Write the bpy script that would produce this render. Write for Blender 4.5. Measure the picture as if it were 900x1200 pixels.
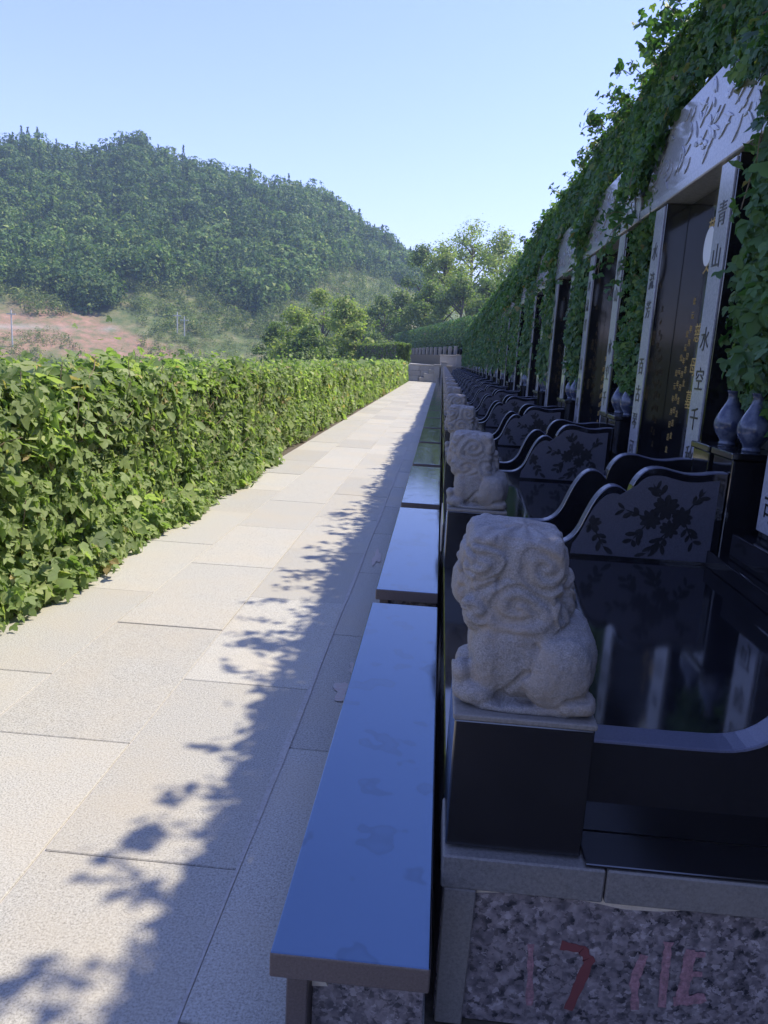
import bpy, bmesh, math, random
import numpy as np
from mathutils import Matrix, Vector, noise as mnoise

for o in list(bpy.data.objects): bpy.data.objects.remove(o)
scene = bpy.context.scene
col = scene.collection
rng = np.random.default_rng(7)
random.seed(7)
R = math.radians
HAZE = 0.0006

# ------------------------------------------------------------ camera
H = 1.5
cam = bpy.data.cameras.new('camera')
cam.sensor_fit = 'HORIZONTAL'; cam.sensor_width = 36.0; cam.lens = 865 / 900 * 36
cam.clip_start = 0.05; cam.clip_end = 4000
camo = bpy.data.objects.new('camera', cam); col.objects.link(camo)
r_ = Vector((0.99556957, 0.07744335, 0.05332686)); u_ = Vector((-0.06789226, 0.19968354, 0.97750556)); f_ = Vector((-0.06505281, 0.97679528, -0.20405666))
camo.matrix_world = Matrix(((r_.x, u_.x, -f_.x, 0), (r_.y, u_.y, -f_.y, 0), (r_.z, u_.z, -f_.z, H), (0, 0, 0, 1)))
scene.camera = camo

# ------------------------------------------------------------ light
TO_SUN = Vector((0.57, 0.20, 1.0)).normalized()
SUN_EL = math.asin(TO_SUN.z); SUN_AZ = math.atan2(TO_SUN.x, TO_SUN.y)
world = bpy.data.worlds.new('World'); scene.world = world; world.use_nodes = True
wn = world.node_tree.nodes; wl = world.node_tree.links
bg = wn['Background']
sky = wn.new('ShaderNodeTexSky'); sky.sky_type = 'NISHITA'; sky.sun_disc = False
sky.sun_elevation = SUN_EL; sky.sun_rotation = SUN_AZ
sky.altitude = 400; sky.air_density = 1.25; sky.dust_density = 0.15; sky.ozone_density = 2.0
tint = wn.new('ShaderNodeMix'); tint.data_type = 'RGBA'; tint.blend_type = 'MULTIPLY'; tint.inputs[0].default_value = 1; tint.inputs[7].default_value = (.96, .83, 1.22, 1)
wl.new(sky.outputs[0], tint.inputs[6]); wl.new(tint.outputs[2], bg.inputs[0]); bg.inputs[1].default_value = 0.135
sun = bpy.data.lights.new('sun', 'SUN'); sun.energy = 3.9; sun.angle = R(0.53); sun.color = (1.0, 0.91, 0.76)
suno = bpy.data.objects.new('sun', sun); col.objects.link(suno)
suno.rotation_euler = (-TO_SUN).to_track_quat('-Z', 'Y').to_euler(); suno.location = (30, 10, 60)
scene.view_settings.view_transform = 'Standard'; scene.view_settings.look = 'None'
scene.view_settings.gamma = 1; scene.view_settings.exposure = 1.02
scene.render.engine = 'CYCLES'
scene.cycles.max_bounces = 8; scene.cycles.transparent_max_bounces = 4; scene.cycles.volume_bounces = 0

# ------------------------------------------------------------ materials
def new_mat(name):
    m = bpy.data.materials.new(name); m.use_nodes = True
    n = m.node_tree.nodes; l = m.node_tree.links
    return m, n, l, n['Principled BSDF']
def ramp(n, stops, interp='LINEAR'):
    r = n.new('ShaderNodeValToRGB'); r.color_ramp.interpolation = interp
    e = r.color_ramp.elements
    while len(e) < len(stops): e.new(0.5)
    for i, (p, c) in enumerate(stops): e[i].position = p; e[i].color = (*c, 1) if len(c) == 3 else c
    return r
def noise_n(n, l, scale, detail=4, rough=.55, coord='Object', vec=None):
    t = n.new('ShaderNodeTexNoise'); t.inputs['Scale'].default_value = scale
    t.inputs['Detail'].default_value = detail; t.inputs['Roughness'].default_value = rough
    if vec is None:
        tc = n.new('ShaderNodeTexCoord'); vec = tc.outputs[coord]
    l.new(vec, t.inputs['Vector'])
    return t
def mixc(n, l, a, b, fac, mode='MIX'):
    m = n.new('ShaderNodeMix'); m.data_type = 'RGBA'; m.blend_type = mode
    for sock, v in ((m.inputs[0], fac), (m.inputs[6], a), (m.inputs[7], b)):
        if isinstance(v, (int, float)): sock.default_value = v
        elif isinstance(v, tuple): sock.default_value = (*v, 1)
        else: l.new(v, sock)
    return m.outputs[2]
def bump(n, l, b, height, strength, dist=.01):
    k = n.new('ShaderNodeBump'); k.inputs['Strength'].default_value = strength; k.inputs['Distance'].default_value = dist
    l.new(height, k.inputs['Height']); l.new(k.outputs[0], b.inputs['Normal'])

def speckle_mat(name, c0, c1, c2, scale, rough, var=0.0, bumps=.15, stain=.3, stain_col=(.2, .18, .15), coord='Object'):
    m, n, l, b = new_mat(name)
    tc = n.new('ShaderNodeTexCoord'); geo = n.new('ShaderNodeNewGeometry')
    vec = geo.outputs['Position'] if coord == 'World' else tc.outputs[coord]
    t = noise_n(n, l, scale, 3, .75, vec=vec)
    r = ramp(n, [(.30, c0), (.48, c1), (.70, c2)]); l.new(t.outputs[0], r.inputs[0])
    c = r.outputs[0]
    big = noise_n(n, l, 1.7, 5, .6, vec=vec)
    rb = ramp(n, [(.42, (0, 0, 0)), (.72, (1, 1, 1))]); l.new(big.outputs[0], rb.inputs[0])
    ms = n.new('ShaderNodeMath'); ms.operation = 'MULTIPLY'; ms.inputs[1].default_value = stain; l.new(rb.outputs[0], ms.inputs[0])
    c = mixc(n, l, c, stain_col, ms.outputs[0])
    if var:
        oi = n.new('ShaderNodeObjectInfo')
        mr = n.new('ShaderNodeMapRange'); mr.inputs[3].default_value = 1 - var; mr.inputs[4].default_value = 1 + var * .6
        l.new(oi.outputs['Random'], mr.inputs[0])
        hs = n.new('ShaderNodeHueSaturation'); l.new(c, hs.inputs['Color']); l.new(mr.outputs[0], hs.inputs['Value']); c = hs.outputs[0]
    l.new(c, b.inputs['Base Color']); b.inputs['Roughness'].default_value = rough
    if bumps: bump(n, l, b, t.outputs[0], bumps, .004)
    return m

M = {}
M['paving'] = speckle_mat('granite_paving', (.15, .147, .128), (.345, .336, .29), (.49, .475, .415), 150, .8, .11, .35, .5, (.40, .35, .255), 'World')
M['mortar'] = speckle_mat('mortar', (.27, .258, .23), (.37, .35, .315), (.45, .425, .385), 90, .9, 0, .4, .3, (.3, .27, .22), 'World')
M['grey_stone'] = speckle_mat('grey_ledge_stone', (.15, .14, .125), (.21, .195, .175), (.27, .25, .225), 120, .6, .12, .15, .45, (.36, .31, .24), 'World')
M['cream'] = speckle_mat('cream_plate', (.62, .52, .38), (.70, .60, .46), (.75, .66, .52), 60, .8, 0, .2, .2, (.45, .36, .26))
M['brown_stone'] = speckle_mat('brown_edge', (.09, .07, .06), (.13, .10, .085), (.17, .13, .11), 200, .45, 0, .1, .3, (.2, .17, .14))

def granite_mat():
    m, n, l, b = new_mat('mottled_pink_granite')
    geo = n.new('ShaderNodeNewGeometry')
    t = noise_n(n, l, 30, 2, .6, vec=geo.outputs['Position'])
    r = ramp(n, [(.36, (.035, .033, .036)), (.45, (.16, .14, .14)), (.56, (.30, .25, .235)), (.72, (.52, .46, .43))]); l.new(t.outputs[0], r.inputs[0])
    v = n.new('ShaderNodeTexVoronoi'); v.inputs['Scale'].default_value = 85; wv = noise_n(n, l, 60, 3, .6, vec=geo.outputs['Position']); vm = n.new('ShaderNodeVectorMath'); vm.operation = 'MULTIPLY_ADD'; vm.inputs[1].default_value = (.035, .035, .035); l.new(wv.outputs['Color'], vm.inputs[0]); l.new(geo.outputs['Position'], vm.inputs[2]); l.new(vm.outputs[0], v.inputs['Vector'])
    rv = ramp(n, [(.0, (.03, .03, .033)), (.30, (.17, .15, .15)), (.52, (.30, .26, .25)), (.78, (.50, .44, .42))], 'CONSTANT'); l.new(v.outputs['Color'], rv.inputs[0])
    c = mixc(n, l, r.outputs[0], rv.outputs[0], .55)
    l.new(c, b.inputs['Base Color']); b.inputs['Roughness'].default_value = .42
    bump(n, l, b, t.outputs[0], .12, .004)
    return m
M['granite'] = granite_mat()

def black_mat(name, base=(.008, .008, .010), rough=.05, dust=.35):
    m, n, l, b = new_mat(name)
    geo = n.new('ShaderNodeNewGeometry')
    t = noise_n(n, l, 3.2, 6, .65, vec=geo.outputs['Position'])
    r = ramp(n, [(.35, (rough,) * 3), (.75, (rough + .12 * dust + .03,) * 3)]); l.new(t.outputs[0], r.inputs[0])
    l.new(r.outputs[0], b.inputs['Roughness'])
    d = ramp(n, [(.45, (0, 0, 0)), (.8, (.09 * dust,) * 3)]); l.new(t.outputs[0], d.inputs[0])
    f = noise_n(n, l, 420, 2, .7, vec=geo.outputs['Position'])
    fr = ramp(n, [(.55, base), (.75, tuple(x * 2.6 + .004 for x in base))]); l.new(f.outputs[0], fr.inputs[0])
    c = mixc(n, l, fr.outputs[0], (.30, .29, .28), d.outputs[0])
    l.new(c, b.inputs['Base Color']); b.inputs['IOR'].default_value = 2.0
    return m
M['black'] = black_mat('polished_black_granite')
M['black_rough'] = black_mat('worn_black_granite', (.008, .0075, .009), .13, .25)

def bench_mat():
    m, n, l, b = new_mat('bench_top_granite')
    geo = n.new('ShaderNodeNewGeometry'); P = geo.outputs['Position']
    t = noise_n(n, l, 9, 2, .45, vec=P)
    spots = ramp(n, [(.615, (0, 0, 0)), (.635, (.9, .9, .9)), (.69, (.45, .45, .45))]); l.new(t.outputs[0], spots.inputs[0])
    fine = noise_n(n, l, 28, 6, .7, vec=P)
    r = ramp(n, [(.3, (.055,) * 3), (.8, (.15,) * 3)]); l.new(fine.outputs[0], r.inputs[0])
    rr = n.new('ShaderNodeMix'); rr.data_type = 'FLOAT'; l.new(spots.outputs[0], rr.inputs[0]); l.new(r.outputs[0], rr.inputs[2]); rr.inputs[3].default_value = .19
    l.new(rr.outputs[0], b.inputs['Roughness'])
    dirt = noise_n(n, l, 2.2, 6, .7, vec=P)
    dr = ramp(n, [(.4, (.007, .0075, .010)), (.75, (.020, .020, .023))]); l.new(dirt.outputs[0], dr.inputs[0])
    c = mixc(n, l, dr.outputs[0], (.011, .011, .012), spots.outputs[0])
    l.new(c, b.inputs['Base Color']); io = n.new('ShaderNodeMix'); io.data_type = 'FLOAT'; l.new(spots.outputs[0], io.inputs[0]); io.inputs[2].default_value = .5; io.inputs[3].default_value = .38; l.new(io.outputs[0], b.inputs['Specular IOR Level']); b.inputs['IOR'].default_value = 2.6; b.inputs['Specular Tint'].default_value = (.46, .69, 1, 1)  # specular tint paints extra sky blue into the reflection
    return m
M['bench'] = bench_mat()
M['honed'] = speckle_mat('honed_black_edge', (.05, .055, .085), (.075, .08, .12), (.10, .105, .15), 300, .32, 0, .05, .2, (.12, .12, .13), 'World')

def etched_mat():
    m, n, l, b = new_mat('etched_grey_panel')
    geo = n.new('ShaderNodeNewGeometry')
    t = noise_n(n, l, 700, 2, .6, vec=geo.outputs['Position'])
    r = ramp(n, [(.35, (.04, .04, .052)), (.65, (.10, .10, .125))]); l.new(t.outputs[0], r.inputs[0])
    l.new(r.outputs[0], b.inputs['Base Color']); b.inputs['Roughness'].default_value = .5
    return m
M['etched'] = etched_mat()
m, n, l, b = new_mat('pale_couplet_stone'); b.inputs['Base Color'].default_value = (.42, .42, .46, 1); b.inputs['Roughness'].default_value = .16
t = noise_n(n, l, 60, 4, .7); r = ramp(n, [(.3, (.25, .255, .29)), (.7, (.38, .385, .42))]); l.new(t.outputs[0], r.inputs[0]); l.new(r.outputs[0], b.inputs['Base Color'])
b.inputs['IOR'].default_value = 1.6
M['pale'] = m
m, n, l, b = new_mat('gold_lettering'); b.inputs['Base Color'].default_value = (.55, .37, .12, 1); b.inputs['Metallic'].default_value = .35; b.inputs['Roughness'].default_value = .35
M['gold'] = m
m, n, l, b = new_mat('black_lettering'); b.inputs['Base Color'].default_value = (.012, .012, .014, 1); b.inputs['Roughness'].default_value = .4
M['ink'] = m
m, n, l, b = new_mat('red_paint'); t = noise_n(n, l, 90, 4, .7)
r = ramp(n, [(.35, (.24, .15, .15)), (.55, (.42, .22, .23)), (.75, (.50, .34, .34))]); l.new(t.outputs[0], r.inputs[0]); l.new(r.outputs[0], b.inputs['Base Color']); b.inputs['Roughness'].default_value = .7
M['red'] = m
m, n, l, b = new_mat('bright_red_paint'); b.inputs['Base Color'].default_value = (.22, .065, .062, 1); b.inputs['Roughness'].default_value = .6
M['red2'] = m
m, n, l, b = new_mat('porcelain'); b.inputs['Base Color'].default_value = (.75, .75, .75, 1); b.inputs['Roughness'].default_value = .2
M['porcelain'] = m
m, n, l, b = new_mat('vase_glaze'); t = noise_n(n, l, 14, 3, .5); r = ramp(n, [(.42, (.04, .05, .09)), (.60, (.11, .125, .17))]); l.new(t.outputs[0], r.inputs[0]); l.new(r.outputs[0], b.inputs['Base Color']); b.inputs['Roughness'].default_value = .14
M['vase'] = m

def lion_mat():
    m, n, l, b = new_mat('carved_lion_stone')
    tc = n.new('ShaderNodeTexCoord')
    t = noise_n(n, l, 260, 3, .7, vec=tc.outputs['Object'])
    r = ramp(n, [(.3, (.15, .14, .13)), (.5, (.26, .245, .23)), (.7, (.37, .35, .33))]); l.new(t.outputs[0], r.inputs[0])
    big = noise_n(n, l, 9, 5, .65, vec=tc.outputs['Object'])
    rb = ramp(n, [(.45, (0, 0, 0)), (.75, (.75, .75, .75))]); l.new(big.outputs[0], rb.inputs[0])
    c = mixc(n, l, r.outputs[0], (.36, .29, .21), rb.outputs[0])
    big2 = noise_n(n, l, 5, 5, .65, vec=tc.outputs['Object'])
    rb2 = ramp(n, [(.5, (0, 0, 0)), (.8, (.5, .5, .5))]); l.new(big2.outputs[0], rb2.inputs[0])
    c = mixc(n, l, c, (.16, .155, .155), rb2.outputs[0])
    l.new(c, b.inputs['Base Color']); b.inputs['Roughness'].default_value = .85
    bump(n, l, b, t.outputs[0], .5, .004)
    return m
M['lion'] = lion_mat()

def leaf_mat(name, cols, trans=.35, rough=.45, tone=False):
    m, n, l, b = new_mat(name)
    geo = n.new('ShaderNodeNewGeometry')
    r = ramp(n, cols); l.new(geo.outputs['Random Per Island'], r.inputs[0])
    big = noise_n(n, l, 1.1, 4, .6, vec=geo.outputs['Position'])
    hs = n.new('ShaderNodeHueSaturation'); mr = n.new('ShaderNodeMapRange'); mr.inputs[1].default_value = .3; mr.inputs[2].default_value = .7; mr.inputs[3].default_value = .7; mr.inputs[4].default_value = 1.35
    l.new(big.outputs[0], mr.inputs[0]); l.new(mr.outputs[0], hs.inputs['Value']); l.new(r.outputs[0], hs.inputs['Color'])
    if tone:
        at = n.new('ShaderNodeAttribute'); at.attribute_name = 'tone'; h2 = n.new('ShaderNodeHueSaturation'); l.new(hs.outputs[0], h2.inputs['Color']); l.new(at.outputs['Fac'], h2.inputs['Value'])
        mh = n.new('ShaderNodeMapRange'); mh.inputs[1].default_value = .5; mh.inputs[2].default_value = 1.7; mh.inputs[3].default_value = .52; mh.inputs[4].default_value = .475; l.new(at.outputs['Fac'], mh.inputs[0]); l.new(mh.outputs[0], h2.inputs['Hue']); hs = h2
    l.new(hs.outputs[0], b.inputs['Base Color']); b.inputs['Roughness'].default_value = rough
    b.inputs['Specular IOR Level'].default_value = .35
    tr = n.new('ShaderNodeBsdfTranslucent')
    tcol = mixc(n, l, hs.outputs[0], (1.0, 1.25, .35), .75, 'MULTIPLY'); 
    bright = n.new('ShaderNodeHueSaturation'); bright.inputs['Value'].default_value = 1.7; l.new(tcol, bright.inputs['Color'])
    l.new(bright.outputs[0], tr.inputs['Color'])
    mx = n.new('ShaderNodeMixShader'); mx.inputs[0].default_value = trans
    l.new(b.outputs[0], mx.inputs[1]); l.new(tr.outputs[0], mx.inputs[2]); l.new(mx.outputs[0], n['Material Output'].inputs['Surface'])
    return m
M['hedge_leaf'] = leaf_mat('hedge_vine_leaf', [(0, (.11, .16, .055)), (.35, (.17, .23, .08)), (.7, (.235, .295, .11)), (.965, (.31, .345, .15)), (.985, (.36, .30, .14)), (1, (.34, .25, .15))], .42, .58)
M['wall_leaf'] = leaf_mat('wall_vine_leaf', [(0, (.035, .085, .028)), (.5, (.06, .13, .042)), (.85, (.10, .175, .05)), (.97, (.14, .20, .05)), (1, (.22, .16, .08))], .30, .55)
M['tree_leaf'] = leaf_mat('tree_leaf', [(0, (.055, .10, .022)), (.5, (.115, .17, .04)), (1, (.19, .235, .055))], .36, .6)
M['tree_leaf_pale'] = leaf_mat('pale_tree_leaf', [(0, (.12, .17, .04)), (.5, (.20, .25, .06)), (1, (.29, .31, .09))], .45, .6)
M['forest_leaf'] = leaf_mat('forest_leaf', [(0, (.03, .07, .018)), (.45, (.065, .125, .03)), (.8, (.115, .18, .04)), (1, (.18, .215, .055))], .25, .8, True)
M['scrub_leaf'] = leaf_mat('scrub_leaf', [(0, (.05, .09, .025)), (.5, (.105, .155, .04)), (1, (.20, .21, .07))], .25, .8, True)
m, n, l, b = new_mat('bark'); t = noise_n(n, l, 20, 5, .7); r = ramp(n, [(.3, (.05, .04, .03)), (.7, (.14, .11, .085))]); l.new(t.outputs[0], r.inputs[0]); l.new(r.outputs[0], b.inputs['Base Color']); b.inputs['Roughness'].default_value = .9
M['bark'] = m
m, n, l, b = new_mat('dry_stem'); b.inputs['Base Color'].default_value = (.20, .15, .09, 1); b.inputs['Roughness'].default_value = .8
M['stem'] = m
M['wall'] = speckle_mat('mossy_concrete', (.05, .055, .045), (.09, .09, .075), (.13, .125, .105), 12, .9, 0, .3, .5, (.04, .06, .03), 'World')
M['soil'] = speckle_mat('dark_soil', (.05, .04, .03), (.09, .07, .05), (.14, .11, .08), 30, .95, 0, .5, .3, (.06, .08, .03), 'World')
M['end_stone'] = speckle_mat('pale_cut_stone', (.26, .24, .21), (.36, .335, .295), (.44, .41, .365), 40, .8, .18, .2, .4, (.20, .18, .15), 'World')
M['pole'] = speckle_mat('concrete_pole', (.38, .38, .37), (.46, .46, .45), (.52, .52, .51), 10, .8)

def terrain_mat():
    m, n, l, b = new_mat('hillside')
    geo = n.new('ShaderNodeNewGeometry')
    at = n.new('ShaderNodeAttribute'); at.attribute_name = 'ground'   # r soil, g forest floor, b road
    sep = n.new('ShaderNodeSeparateColor'); l.new(at.outputs['Color'], sep.inputs[0])
    t = noise_n(n, l, .22, 7, .68, vec=geo.outputs['Position'])
    g = ramp(n, [(.33, (.045, .075, .02)), (.47, (.085, .115, .035)), (.60, (.15, .15, .065)), (.74, (.24, .20, .12))]); l.new(t.outputs[0], g.inputs[0])
    t2 = noise_n(n, l, .35, 6, .7, vec=geo.outputs['Position'])
    s = ramp(n, [(.35, (.11, .12, .045)), (.45, (.20, .15, .085)), (.58, (.29, .17, .115)), (.72, (.36, .24, .17))]); l.new(t2.outputs[0], s.inputs[0])
    c = mixc(n, l, g.outputs[0], s.outputs[0], sep.outputs[0])
    c = mixc(n, l, c, (.035, .05, .018), sep.outputs[1])
    c = mixc(n, l, c, (.36, .34, .31), sep.outputs[2])
    l.new(c, b.inputs['Base Color']); b.inputs['Roughness'].default_value = .95
    bump(n, l, b, t.outputs[0], .6, .8)
    return m
M['terrain'] = terrain_mat()

# ------------------------------------------------------------ helpers
def tag(o, label=None, cat=None, group=None, kind=None):
    if label: o['label'] = label
    if cat: o['category'] = cat
    if group: o['group'] = group
    if kind: o['kind'] = kind
    return o
def empty(name, loc, parent=None):
    o = bpy.data.objects.new(name, None); col.objects.link(o); o.location = loc; o.empty_display_size = .1
    if parent: o.parent = parent
    return o
def link(name, me, parent=None, loc=(0, 0, 0)):
    o = bpy.data.objects.new(name, me); col.objects.link(o); o.location = loc
    if parent: o.parent = parent
    return o
def copy_tree(o, parent=None, skip=()):
    c = o.copy(); col.objects.link(c); c.parent = parent
    for ch in list(o.children):
        if ch.name.split('.')[0] not in skip: copy_tree(ch, c, skip)
    return c
class MB:
    def __init__(s): s.bm = bmesh.new()
    def box(s, x0, x1, y0, y1, z0, z1):
        v = [s.bm.verts.new((x, y, z)) for z in (z0, z1) for x, y in ((x0, y0), (x1, y0), (x1, y1), (x0, y1))]
        for f in ((3, 2, 1, 0), (4, 5, 6, 7), (0, 1, 5, 4), (1, 2, 6, 5), (2, 3, 7, 6), (3, 0, 4, 7)): s.bm.faces.new([v[i] for i in f])
        return s
    def prism_y(s, prof, y0, y1):      # profile in (x,z)
        a = [s.bm.verts.new((x, y0, z)) for x, z in prof]; b = [s.bm.verts.new((x, y1, z)) for x, z in prof]
        s.bm.faces.new(a); s.bm.faces.new(b[::-1]); n = len(prof)
        for i in range(n): s.bm.faces.new((a[i], b[i], b[(i + 1) % n], a[(i + 1) % n]))
        return s
    def prism_x(s, prof, x0, x1):      # profile in (y,z)
        a = [s.bm.verts.new((x0, y, z)) for y, z in prof]; b = [s.bm.verts.new((x1, y, z)) for y, z in prof]
        s.bm.faces.new(a[::-1]); s.bm.faces.new(b); n = len(prof)
        for i in range(n): s.bm.faces.new((a[i], a[(i + 1) % n], b[(i + 1) % n], b[i]))
        return s
    def prism_z(s, prof, z0, z1):
        a = [s.bm.verts.new((x, y, z0)) for x, y in prof]; b = [s.bm.verts.new((x, y, z1)) for x, y in prof]
        s.bm.faces.new(a[::-1]); s.bm.faces.new(b); n = len(prof)
        for i in range(n): s.bm.faces.new((a[i], a[(i + 1) % n], b[(i + 1) % n], b[i]))
        return s
    def lathe(s, prof, seg=28):
        rings = []
        for rr, z in prof: rings.append([s.bm.verts.new((rr * math.cos(a), rr * math.sin(a), z)) for a in [2 * math.pi * k / seg for k in range(seg)]])
        for a, b in zip(rings, rings[1:]):
            for k in range(seg): s.bm.faces.new((a[k], a[(k + 1) % seg], b[(k + 1) % seg], b[k]))
        s.bm.faces.new(rings[0][::-1]); s.bm.faces.new(rings[-1])
        return s
    def tube(s, pts, rad, seg=6):
        rings = []
        for i, p in enumerate(pts):
            p = Vector(p); d = (Vector(pts[min(i + 1, len(pts) - 1)]) - Vector(pts[max(i - 1, 0)])).normalized()
            a = d.orthogonal().normalized(); b2 = d.cross(a); q = rad[i] if hasattr(rad, '__len__') else rad
            rings.append([s.bm.verts.new(p + a * q * math.cos(t) + b2 * q * math.sin(t)) for t in [2 * math.pi * k / seg for k in range(seg)]])
        for a, b in zip(rings, rings[1:]):
            best = min(range(seg), key=lambda sft: (a[0].co - b[sft].co).length)
            for k in range(seg): s.bm.faces.new((a[k], a[(k + 1) % seg], b[(k + 1 + best) % seg], b[(k + best) % seg]))
        s.bm.faces.new(rings[0][::-1]); s.bm.faces.new(rings[-1])
        return s
    def bevel(s, w, seg=2, ang=30):
        bmesh.ops.recalc_face_normals(s.bm, faces=s.bm.faces)
        ed = [e for e in s.bm.edges if len(e.link_faces) == 2 and e.calc_face_angle(0) > R(ang)]
        bmesh.ops.bevel(s.bm, geom=ed, offset=w, segments=seg, profile=.5, affect='EDGES', clamp_overlap=True)
        return s
    def mesh(s, name, mat, off=(0, 0, 0), smooth=False):
        bmesh.ops.recalc_face_normals(s.bm, faces=s.bm.faces)
        me = bpy.data.meshes.new(name)
        if any(off): bmesh.ops.translate(s.bm, verts=s.bm.verts, vec=[-a for a in off])
        s.bm.to_mesh(me); s.bm.free(); me.materials.append(mat)
        if smooth: me.polygons.foreach_set('use_smooth', [True] * len(me.polygons))
        return me
    def obj(s, name, mat, parent=None, off=(0, 0, 0), smooth=False):
        return link(name, s.mesh(name, mat, off, smooth), parent)
def np_mesh(name, V, F, mat, smooth=False):
    """V (n,3) float, F list of (m,k) index arrays"""
    me = bpy.data.meshes.new(name); V = np.asarray(V, np.float32)
    me.vertices.add(len(V)); me.vertices.foreach_set('co', V.ravel())
    if not isinstance(F, list): F = [F]
    loops = np.concatenate([f.ravel() for f in F]); tot = np.concatenate([np.full(len(f), f.shape[1]) for f in F])
    me.loops.add(len(loops)); me.loops.foreach_set('vertex_index', loops.astype(np.int32))
    me.polygons.add(len(tot)); st = np.concatenate([[0], np.cumsum(tot)[:-1]])
    me.polygons.foreach_set('loop_start', st.astype(np.int32))
    try: me.polygons.foreach_set('loop_total', tot.astype(np.int32))
    except Exception: pass
    me.update(calc_edges=True); me.validate()
    me.materials.append(mat)
    if smooth: me.polygons.foreach_set('use_smooth', [True] * len(me.polygons))
    return me

def fbm(x, y, z, s, oct=3):
    """cheap smooth value noise on arrays, about -1..1"""
    out = np.zeros(np.broadcast(x, y, z).shape); amp = 1; tot = 0
    for o in range(oct):
        out += amp * (np.sin(x * s * 1.7 + 1.3 * np.sin(y * s * 1.1 + o) + o * 2.1) * np.cos(y * s * 1.9 + 1.7 * np.sin(z * s * 1.3 + 2 * o)) + .6 * np.sin(z * s * 2.3 + y * s * 1.2 + 1.9 * o)) * .6
        tot += amp; amp *= .5; s *= 2.13
    return out / tot

# leaves: two half blades folded on the midrib
def _tri():
    V = [(0, 0, 0)]; F = []
    for ang, L, w in ((0, 1.0, .62), (62, .78, .56), (-58, .74, .56)):
        c, s = math.cos(R(ang)), math.sin(R(ang)); k = len(V)
        for x, y, z in ((.5 * w, .34, .05), (.42 * w, .68, .03), (0, 1.0, -.10), (-.42 * w, .68, .03), (-.5 * w, .34, .05)):
            x, y = x * L, y * L; V.append((x * c + y * s, -x * s + y * c, z + .03 * (ang != 0)))
        F += [(0, k, k + 1, k + 2), (0, k + 2, k + 3, k + 4)]
    return np.array(V), [np.array(F)]
LEAF_HI, LEAF_HI_F = _tri()
LEAF_ONE = np.array([(-.45, 0, 0), (.45, .1, 0), (0, .95, 0)]); LEAF_ONE_F = [np.array([(0, 1, 2)])]
LEAF_LO = np.array([(0, 0, 0), (.40, .45, .07), (0, 1, -.04), (-.40, .45, .07)])
LEAF_LO_F = [np.array([(0, 1, 2), (0, 2, 3)])]
def leaf_frames(nrm, tipdir):
    n = nrm / np.linalg.norm(nrm, axis=1, keepdims=True)
    t = tipdir - (tipdir * n).sum(1, keepdims=True) * n; t /= np.linalg.norm(t, axis=1, keepdims=True) + 1e-9
    s = np.cross(t, n)
    return s, t, n
def leaves_mesh(name, pos, nrm, tip, size, mat, hi=False):
    base, fs = (LEAF_ONE, LEAF_ONE_F) if hi == 'one' else (LEAF_HI, LEAF_HI_F) if hi else (LEAF_LO, LEAF_LO_F)
    s, t, n = leaf_frames(nrm, tip); k = len(base); N = len(pos)
    b = base[None] * size[:, None, None]
    curl = 1 + rng.normal(0, .6, (N, 1, 1))
    V = pos[:, None] + b[:, :, 0:1] * s[:, None] + (b[:, :, 1:2] - .4 * size[:, None, None]) * t[:, None] + b[:, :, 2:3] * curl * n[:, None]
    F = [(f[None] + (np.arange(N) * k)[:, None, None]).reshape(-1, f.shape[1]) for f in fs]
    return np_mesh(name, V.reshape(-1, 3), F, mat)
def rand_dirs(N, bias, spread):
    d = rng.normal(0, spread, (N, 3)) + np.asarray(bias); return d
# ============================================================ SETTING
P = 2.30            # spacing of the tombs along the path
NT = 22
Y_END = 53.2
ORD = ['nearest', 'second', 'third', 'fourth', 'fifth', 'sixth', 'seventh', 'eighth', 'ninth', 'tenth', 'eleventh', 'twelfth', 'thirteenth', 'fourteenth', 'fifteenth', 'sixteenth', 'seventeenth', 'eighteenth', 'nineteenth', 'twentieth', 'twenty-first', 'farthest']
def nth(i): return ORD[i] if i in (0, NT - 1) else ORD[i]

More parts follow.
